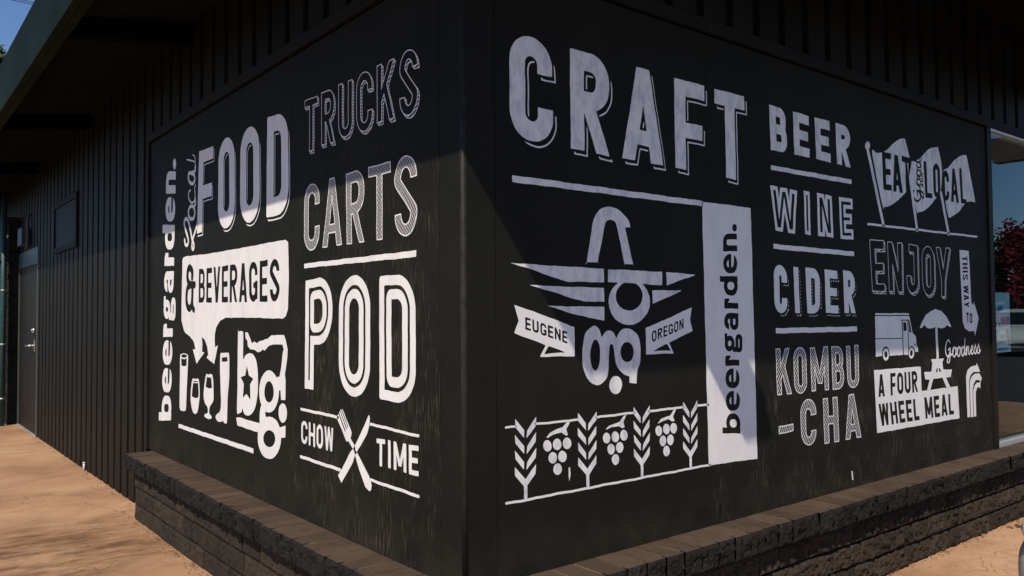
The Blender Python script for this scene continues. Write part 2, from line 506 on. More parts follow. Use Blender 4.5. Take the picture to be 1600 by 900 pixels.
def glyph(ch, s, t, w, h, th):
    """condensed sign-painter's capital in a w by h box"""
    R = min(w * 0.5, h * 0.30)
    tb = th * 0.92
    B = lambda *a: f_box(s, t, *a)
    if ch == 'I':
        return B(w / 2 - min(th, w) / 2, 0, w / 2 + min(th, w) / 2, h)
    if ch in '-#':
        return B(0, h * 0.42, w, h * 0.42 + tb) if ch == '-' else B(0, 0, w, h)
    if ch in 'EFL':
        d = B(0, 0, th, h)
        if ch in 'EF':
            d = mn(d, mn(B(0, h - tb, w, h), B(0, h * 0.5 - tb * (0.5 if ch == 'E' else 0.75), w * 0.92, h * 0.5 + tb * (0.5 if ch == 'E' else 0.25))))
        if ch in 'EL':
            d = mn(d, B(0, 0, w, tb))
        return d
    if ch == 'T':
        return mn(B(0, h - tb, w, h), B(w / 2 - th / 2, 0, w / 2 + th / 2, h))
    if ch == 'H':
        return mn(mn(B(0, 0, th, h), B(w - th, 0, w, h)), B(0, h / 2 - tb / 2, w, h / 2 + tb / 2))
    if ch == 'O':
        return f_ring(s, t, 0, 0, w, h, R, th)
    if ch == 'D':
        return f_ring(s, t, 0, 0, w, h, (th * 0.15, R, R, th * 0.15), th)
    if ch in 'CG':
        d = f_ring(s, t, 0, 0, w, h, R, th)
        d = mx_(d, -B(w * 0.5, h * (0.34 if ch == 'C' else 0.52), w * 2, h * 0.66))
        if ch == 'G':
            d = mn(d, mn(B(w - th, th * 0.4, w, h * 0.48), B(w * 0.5, h * 0.48 - tb * 0.9, w, h * 0.48)))
        return d
    if ch == 'U':
        return mx_(f_ring(s, t, 0, 0, w, h * 2, (0.01, 0.01, R, R), th), t - h)
    if ch == 'J':
        d = mx_(f_ring(s, t, 0, 0, w, h * 2, (0.01, 0.01, R, R), th), t - h)
        d = mx_(d, -B(-w, h * 0.36, w * 0.5, h * 3))
        return mn(d, B(w * 0.24, h - tb, w, h))
    if ch == 'P':
        return mn(B(0, 0, th, h), f_ring(s, t, 0, h * 0.40, w, h, (th * 0.15, R, R, th * 0.15), th))
    if ch == 'R':
        d = mn(B(0, 0, th, h), f_ring(s, t, 0, h * 0.42, w, h, (th * 0.15, R, R, th * 0.15), th))
        return mn(d, f_bar(s, t, w * 0.46, h * 0.47, w - th * 0.5, 0, th))
    if ch == 'B':
        r = min(R, h * 0.24)
        return mn(f_ring(s, t, 0, h * 0.5 - tb * 0.5, w * 0.95, h, (th * 0.15, r, r, th * 0.15), tb), mn(B(0, 0, th, h), f_ring(s, t, 0, 0, w, h * 0.5 + tb * 0.5, (th * 0.15, r, r, th * 0.15), tb)))
    if ch in 'AV':
        tt = t if ch == 'A' else h - t
        ap = th * 0.55
        hl = math.hypot(h, w / 2 - ap)
        nx, ny = h / hl, (w / 2 - ap) / hl
        dl = -(s * nx) + tt * ny
        dr = (s - w) * nx + tt * ny
        d = mx_(mx_(dl, dr), mx_(-tt, tt - h))
        hole = mx_(dl, dr) + th * nx
        if ch == 'A':
            hole = mx_(hole, -(np.abs(tt - h * 0.24) - tb * 0.45))
        return mx_(d, -hole)
    if ch == 'W':
        a = f_bar(s, t, th * 0.5, h, w * 0.27, 0, th * 0.95)
        b = f_bar(s, t, w * 0.27, 0, w * 0.5, h, th * 0.9)
        c = f_bar(s, t, w * 0.5, h, w * 0.73, 0, th * 0.9)
        e = f_bar(s, t, w * 0.73, 0, w - th * 0.5, h, th * 0.95)
        return mn(mn(a, b), mn(c, e))
    if ch == 'M':
        d = mn(B(0, 0, th, h), B(w - th, 0, w, h))
        return mn(d, mn(f_bar(s, t, th * 0.55, h, w / 2, h * 0.16, th), f_bar(s, t, w / 2, h * 0.16, w - th * 0.55, h, th)))
    if ch == 'N':
        return mn(mn(B(0, 0, th, h), B(w - th, 0, w, h)), f_bar(s, t, th * 0.5, h, w - th * 0.5, 0, th))
    if ch == 'K':
        d = mn(B(0, 0, th, h), f_bar(s, t, th * 0.55, h * 0.34, w - th * 0.5, h, th))
        return mn(d, f_bar(s, t, w * 0.42, h * 0.66, w - th * 0.5, 0, th))
    if ch == 'Y':
        d = B(w / 2 - th / 2, 0, w / 2 + th / 2, h * 0.46)
        return mn(d, mn(f_bar(s, t, th * 0.5, h, w / 2, h * 0.36, th), f_bar(s, t, w - th * 0.5, h, w / 2, h * 0.36, th)))
    if ch == 'S':
        l, r = th / 2, w - th / 2
        rx = (r - l) / 2
        ry = min(rx * 1.15, h * 0.22)
        pts = [(r, h * 0.72), (r, h - th / 2 - ry)]
        pts += [(w / 2 + rx * math.cos(a), h - th / 2 - ry + ry * math.sin(a)) for a in np.linspace(0, math.pi, 14)]
        pts += catmull([(l, h * 0.76), (l * 1.05, h * 0.68), (w * 0.38, h * 0.56), (w * 0.62, h * 0.44), (w - l * 1.05, h * 0.32), (r, h * 0.24)], n=5)
        pts += [(w / 2 + rx * math.cos(a), th / 2 + ry - ry * math.sin(a)) for a in np.linspace(0, math.pi, 14)]
        pts += [(l, h * 0.28)]
        d = f_path(s, t, pts, th)
        d = mx_(d, -B(w * 0.62, h * 0.72 - th * 0.58, w * 1.5, h * 0.71))
        return mx_(d, -B(-w * 0.5, h * 0.29, w * 0.38, h * 0.28 + th * 0.58))
    if ch.isdigit():
        d = f_ring(s, t, 0, h * 0.38, w, h, R, th)
        return mn(d, mn(B(w - th, h * 0.2, w, h * 0.7), mx_(f_ring(s, t, 0, 0, w, h * 0.7, R, th), mx_(t - h * 0.35, -(s - w * 0.0)))))
    return np.full(s.shape, 1.0)

CAPW = dict(I=0.42, M=1.25, W=1.4, E=0.88, F=0.86, L=0.82, T=0.95)

def lower(ch, s, t, w, A, th):
    """broad bold lower case, A = ascender height"""
    X = A * 0.78
    r = min(w, X) * 0.5
    B = lambda *a: f_box(s, t, *a)
    bowl = f_ring(s, t, 0, 0, w, X, r, th)
    if ch == '.':
        return np.hypot(s - w / 2, t - th * 0.62) - th * 0.66
    if ch == 'b':
        return mn(B(0, 0, th, A), bowl)
    if ch == 'd':
        return mn(B(w - th, 0, w, A), bowl)
    if ch == 'e':
        d = mx_(bowl, -B(w * 0.55, X * 0.24, w * 2, X * 0.42))
        return mn(d, B(th * 0.6, X * 0.42, w - th * 0.15, X * 0.42 + th * 0.72))
    if ch == 'r':
        return mn(B(0, 0, th, X), mx_(mx_(f_ring(s, t, 0, X * 0.3, w * 1.3, X, X * 0.34, th), X * 0.62 - t), s - w))
    if ch == 'n':
        return mn(B(0, 0, th, X), mx_(f_ring(s, t, 0, -X, w, X, r * 0.95, th), -t))
    if ch == 'a':
        d = mx_(f_ring(s, t, w * 0.04, X * 0.1, w * 0.92, X, r * 0.85, th), X * 0.66 - t)
        d = mn(d, B(w * 0.92 - th, 0, w * 0.92, X * 0.66))
        return mn(d, f_ring(s, t, 0, 0, w * 0.92, X * 0.60, X * 0.29, th * 0.86))
    if ch == 'g':
        d = f_ring(s, t, w * 0.06, X * 0.30, w * 0.86, X, X * 0.33, th * 0.86)
        d = mn(d, f_ring(s, t, 0, -A * 0.20, w * 0.96, X * 0.24, X * 0.24, th * 0.82))
        d = mn(d, B(w * 0.02, X * 0.10, w * 0.02 + th * 0.9, X * 0.42))
        return mn(d, B(w * 0.60, X - th * 0.75, w, X))
    return np.full(s.shape, 1.0)

LOWW = dict(b=1.0, e=0.98, r=0.52, g=0.98, a=0.95, d=1.0, n=0.9)
LOWW['.'] = 0.32

SCRIPT = {
    'G': (0.78, [[(.62, .86), (.50, 1.0), (.30, .93), (.15, .66), (.13, .35), (.26, .10), (.44, .12), (.57, .32), (.60, .52), (.42, .44)], [(.60, .52), (.58, .05), (.45, -.28), (.26, -.22), (.38, .0), (.72, .16)]]),
    'o': (0.50, [[(-.08, .12), (.06, .18), (.22, .55), (.34, .54)], [(.36, .52), (.20, .55), (.06, .28), (.16, .02), (.32, .03), (.43, .30), (.36, .52), (.54, .46)]]),
    'd': (0.58, [[(.40, .46), (.22, .55), (.06, .26), (.16, .0), (.32, .08), (.44, .45), (.54, 1.0)], [(.54, 1.0), (.44, .4), (.46, .05), (.60, .12)]]),
    'n': (0.56, [[(.0, .3), (.10, .52), (.08, .3), (.06, .0)], [(.06, .0), (.20, .45), (.33, .52), (.36, .3), (.35, .06), (.46, .03), (.58, .18)]]),
    'e': (0.44, [[(.0, .18), (.26, .30), (.34, .46), (.24, .55), (.10, .38), (.10, .12), (.24, .0), (.46, .18)]]),
    's': (0.42, [[(.0, .15), (.22, .60), (.24, .50), (.33, .25), (.24, .02), (.06, .06)], [(.26, .03), (.46, .2)]]),
}

def homography(src, dst):
    A, b = [], []
    for (x, y), (u, v) in zip(src, dst):
        A.append([x, y, 1, 0, 0, 0, -u * x, -u * y]); b.append(u)
        A.append([0, 0, 0, x, y, 1, -v * x, -v * y]); b.append(v)
    h = np.linalg.solve(np.array(A), np.array(b))
    return lambda x, y: ((h[0] * x + h[1] * y + h[2]) / (h[6] * x + h[7] * y + 1), (h[3] * x + h[4] * y + h[5]) / (h[6] * x + h[7] * y + 1))

def dist2(a, b):
    return math.hypot(a[0] - b[0], a[1] - b[1])

def styled(style, fn, U, V, q, th, k, ch=' '):
    """fn(U, V) gives the letter's field in metres"""
    d = fn(U, V)
    if style in ('solid', 'lower', 'script'):
        return d
    if style in ('drop', 'dots'):
        o = 0.021 if style == 'drop' else 0.016
        lw = 0.0064 if style == 'drop' else 0.0055
        ds = fn(U - o * 0.85, V + o)
        ln = mx_(mx_(ds, -(ds + lw)), -(d - 0.0095))
        if style == 'dots':
            ln = mx_(ln, np.sin((U - V) * 2 * math.pi / 0.017) * 0.004)
        return mn(d, ln)
    if style in ('inline', 'inline2'):
        te = th * (0.84 if ch == 'W' else 0.93 if ch in 'NE' else 1.0)
        iw = te * (0.17 if style == 'inline' else 0.30)
        th = te
        return mx_(d, -(d + th / 2 - iw / 2))
    if style.startswith('hatch'):
        P = 0.0098 if style == 'hatch' else 0.0135
        du = 0.31 if style == 'hatch' else 0.30
        a = math.radians(58 if style == 'hatch' else 52)
        wv = 0.004 * np.sin(U * 21 + k) + 0.003 * np.sin(V * 33 + 2 * k)
        ph = ((-U * math.sin(a) + V * math.cos(a)) + wv) / P
        saw = (np.abs(ph - np.round(ph)) * P) - du * P * 0.5
        ow = 0.0047
        return mn(np.abs(d + ow / 2) - ow / 2, mx_(d, saw))
    if style.startswith('block'):
        o = 0.0145
        ow = 0.0042
        ds = mn(fn(U - o * 0.9, V + o * 0.9), fn(U - o * 0.45, V + o * 0.45))
        P = 0.0135
        wv = 0.002 * np.sin(U * 27 + k)
        ph = (U * 0.25 - V + wv) / P
        saw = np.abs(ph - np.round(ph)) * P - P * 0.17
        side = mx_(mx_(ds, -d), saw)
        edge = mx_(np.abs(ds + ow * 0.4) - ow * 0.4, -d)
        return mn(mn(np.abs(d + ow / 2) - ow / 2, side), edge)
    return d

def field(op, U, V, k=0):
    kind = op[0]
    if kind == 'poly':
        return f_poly(U, V, op[1])
    if kind == 'smooth':
        return f_poly(U, V, catmull(op[1], True, 5))
    if kind == 'line':
        a, b = op[1][0], op[1][-1]
        d = f_path(U, V, op[1], op[2])
        return d
    if kind == 'curve':
        return f_path(U, V, catmull(op[1], False, 6), op[2])
    if kind == 'glyphs':
        _, style, thf, items = op
        d = np.full(U.shape, 1.0)
        for j, (ch, q) in enumerate(items):
            w = (dist2(q[0], q[1]) + dist2(q[3], q[2])) / 2
            h = (dist2(q[0], q[3]) + dist2(q[1], q[2])) / 2
            hm = homography(q, [(0, h), (w, h), (w, 0), (0, 0)])
            ref = 0.75 * np.median([dist2(i[1][0], i[1][1]) for i in items if i[0] != 'I'])
            th = min(thf * ref / 0.75, w if ch == 'I' else w * 0.45)
            fn = lambda u, v, ch=ch, hm=hm, w=w, h=h, th=th: glyph(ch, *hm(u, v), w, h, th)
            d = mn(d, styled(style, fn, U, V, q, th, j * 1.7, ch))
        return d
    if kind == 'word':
        _, style, thf, text, q = op
        w = (dist2(q[0], q[1]) + dist2(q[3], q[2])) / 2
        h = (dist2(q[0], q[3]) + dist2(q[1], q[2])) / 2
        hm = homography(q, [(0, h), (w, h), (w, 0), (0, 0)])
        S, T = hm(U, V)
        d = np.full(U.shape, 1.0)
        if style == 'script':
            tot = sum(SCRIPT[c][0] for c in text)
            k = w / tot
            x = 0.0
            for c in text:
                adv, strokes = SCRIPT[c]
                for st in strokes:
                    d = mn(d, f_path(S, T, [(x + px * k, py * h) for px, py in catmull(st, False, 5)], thf * h))
                x += adv * k
            return d
        if style == 'lower':
            gap = 0.14
            tot = sum(LOWW[c] + gap for c in text) - gap
            k = w / tot
            x = 0.0
            for c in text:
                d = mn(d, lower(c, S - x, T, LOWW[c] * k, h, thf * h))
                x += (LOWW[c] + gap) * k
            return d
        gap = 0.24
        cw = lambda c: 0.45 if c == ' ' else CAPW.get(c, 1.0)
        tot = sum(cw(c) + gap for c in text) - gap
        k = w / tot
        x = 0.0
        for c in text:
            if c != ' ':
                d = mn(d, glyph(c, S - x, T, cw(c) * k, h, thf * k))
            x += (cw(c) + gap) * k
        return d

def points_of(op):
    if op[0] in ('poly', 'smooth'):
        return op[1], 0.0
    if op[0] in ('line', 'curve'):
        return op[1], op[2]
    if op[0] == 'glyphs':
        return [p for _, q in op[3] for p in q], 0.05
    h = dist2(op[4][0], op[4][3])
    return op[4], h * (0.4 if op[1] in ('script', 'lower') else 0.05)

def trace(F, us, vs):
    """marching squares; returns closed loops of (u, v)"""
    ins = F < 0
    nv, nu = F.shape
    code = ins[:-1, :-1] * 1 + ins[:-1, 1:] * 2 + ins[1:, 1:] * 4 + ins[1:, :-1] * 8
    TAB = {1: [(3, 0)], 2: [(0, 1)], 3: [(3, 1)], 4: [(1, 2)], 5: [(3, 2), (1, 0)], 6: [(0, 2)], 7: [(3, 2)], 8: [(2, 3)], 9: [(2, 0)], 10: [(0, 3), (2, 1)], 11: [(2, 1)], 12: [(1, 3)], 13: [(1, 0)], 14: [(0, 3)]}
    nxt, pos = {}, {}
    def edge(j, i, e):
        if e == 0: a, b, key = (j, i), (j, i + 1), (0, j, i)
        elif e == 1: a, b, key = (j, i + 1), (j + 1, i + 1), (1, j, i + 1)
        elif e == 2: a, b, key = (j + 1, i), (j + 1, i + 1), (0, j + 1, i)
        else: a, b, key = (j, i), (j + 1, i), (1, j, i)
        if key not in pos:
            fa, fb = F[a], F[b]
            k = fa / (fa - fb)
            k = min(max(k, 0.02), 0.98)
            pos[key] = (us[a[1]] + (us[b[1]] - us[a[1]]) * k, vs[a[0]] + (vs[b[0]] - vs[a[0]]) * k)
        return key
    for j, i in zip(*np.nonzero((code > 0) & (code < 15))):
        for a, b in TAB[int(code[j, i])]:
            nxt[edge(j, i, a)] = edge(j, i, b)
    loops = []
    while nxt:
        st = next(iter(nxt))
        lp, k = [], st
        while k in nxt:
            lp.append(pos[k])
            k = nxt.pop(k)
        if len(lp) > 3:
            loops.append(lp)
    return loops

def simplify(lp, tol):
    P = np.array(lp)
    n = len(P)
    if n < 8:
        return lp
    i0 = 0
    i1 = int(np.argmax(np.hypot(*(P - P[0]).T)))
    keep = {i0, i1}
    stack = [(i0, i1), (i1, n)]
    Q = np.vstack([P, P[:1]])
    while stack:
        a, b = stack.pop()
        if b - a < 2:
            continue
        p, q = Q[a], Q[b]
        v = q - p
        L = math.hypot(*v)
        seg = Q[a + 1:b] - p
        d = np.abs(seg[:, 0] * v[1] - seg[:, 1] * v[0]) / L if L > 1e-9 else np.hypot(seg[:, 0], seg[:, 1])
        m = int(np.argmax(d))
        if d[m] > tol:
            keep.add(a + 1 + m)
            stack += [(a, a + 1 + m), (a + 1 + m, b)]
    return [tuple(P[i]) for i in sorted(k for k in keep if k < n)]

PAINT = 0.0016          # the paint stands this far off the panel

def wall_point(side, u, v, off):
    return (-off, -u, v) if side == 'L' else (u, -off, v)

def paint_mesh(bm, side, ops, step=0.0028, off=PAINT, wob=0.0012):
    pts = []
    pad = 0.0
    for sg, op in ops:
        if sg == '+':
            p, m = points_of(op)
            pts += list(p)
            pad = max(pad, m)
    pad += 0.012
    P = np.array(pts)
    u0, v0 = P.min(0) - pad
    u1, v1 = P.max(0) + pad
    us = np.arange(u0, u1 + step, step)
    vs = np.arange(v0, v1 + step, step)
    U, V = np.meshgrid(us, vs)
    # an unsteady hand
    U2 = U + wob * (np.sin(V * 47 + 1.3) * 0.5 + np.sin(V * 113 + U * 31) * 0.35 + np.sin(V * 19 + U * 13 + 2) * 0.6)
    V2 = V + wob * (np.sin(U * 53 + 0.7) * 0.5 + np.sin(U * 127 + V * 29) * 0.35 + np.sin(U * 23 + V * 11) * 0.6)
    F = np.full(U.shape, 1.0)
    for j, (sg, op) in enumerate(ops):
        d = field(op, U2, V2, j)
        F = mn(F, d) if sg == '+' else mx_(F, -d)
    F[0, :] = F[-1, :] = 1
    F[:, 0] = F[:, -1] = 1
    loops = [simplify(l, 0.00045) for l in trace(F, us, vs)]
    loops = [l for l in loops if len(l) >= 3]
    verts, edges = [], []
    for l in loops:
        a = len(verts)
        verts += [Vector(p) for p in l]
        edges += [(a + i, a + (i + 1) % len(l)) for i in range(len(l))]
    if not verts:
        return
    r = delaunay_2d_cdt(verts, edges, [], 0, 1e-6)
    bv = [bm.verts.new(wall_point(side, p.x, p.y, off)) for p in r[0]]
    cu = np.array([sum(r[0][i].x for i in f) / len(f) for f in r[2]])
    cv = np.array([sum(r[0][i].y for i in f) / len(f) for f in r[2]])
    gi = np.clip((cu - u0) / step, 0, len(us) - 1.001)
    gj = np.clip((cv - v0) / step, 0, len(vs) - 1.001)
    i0, j0 = gi.astype(int), gj.astype(int)
    a_, b_ = gi - i0, gj - j0
    fc_in = (F[j0, i0] * (1 - a_) + F[j0, i0 + 1] * a_) * (1 - b_) + (F[j0 + 1, i0] * (1 - a_) + F[j0 + 1, i0 + 1] * a_) * b_ < 0
    nrm = Vector((-1, 0, 0)) if side == 'L' else Vector((0, -1, 0))
    for f, keep in zip(r[2], fc_in):
        if not keep:
            continue
        try:
            fc = bm.faces.new([bv[i] for i in f])
        except ValueError:
            continue
        fc.normal_update()
        if fc.normal.dot(nrm) < 0:
            fc.normal_flip()
    for v in [v for v in bm.verts if not v.link_faces]:
        bm.verts.remove(v)
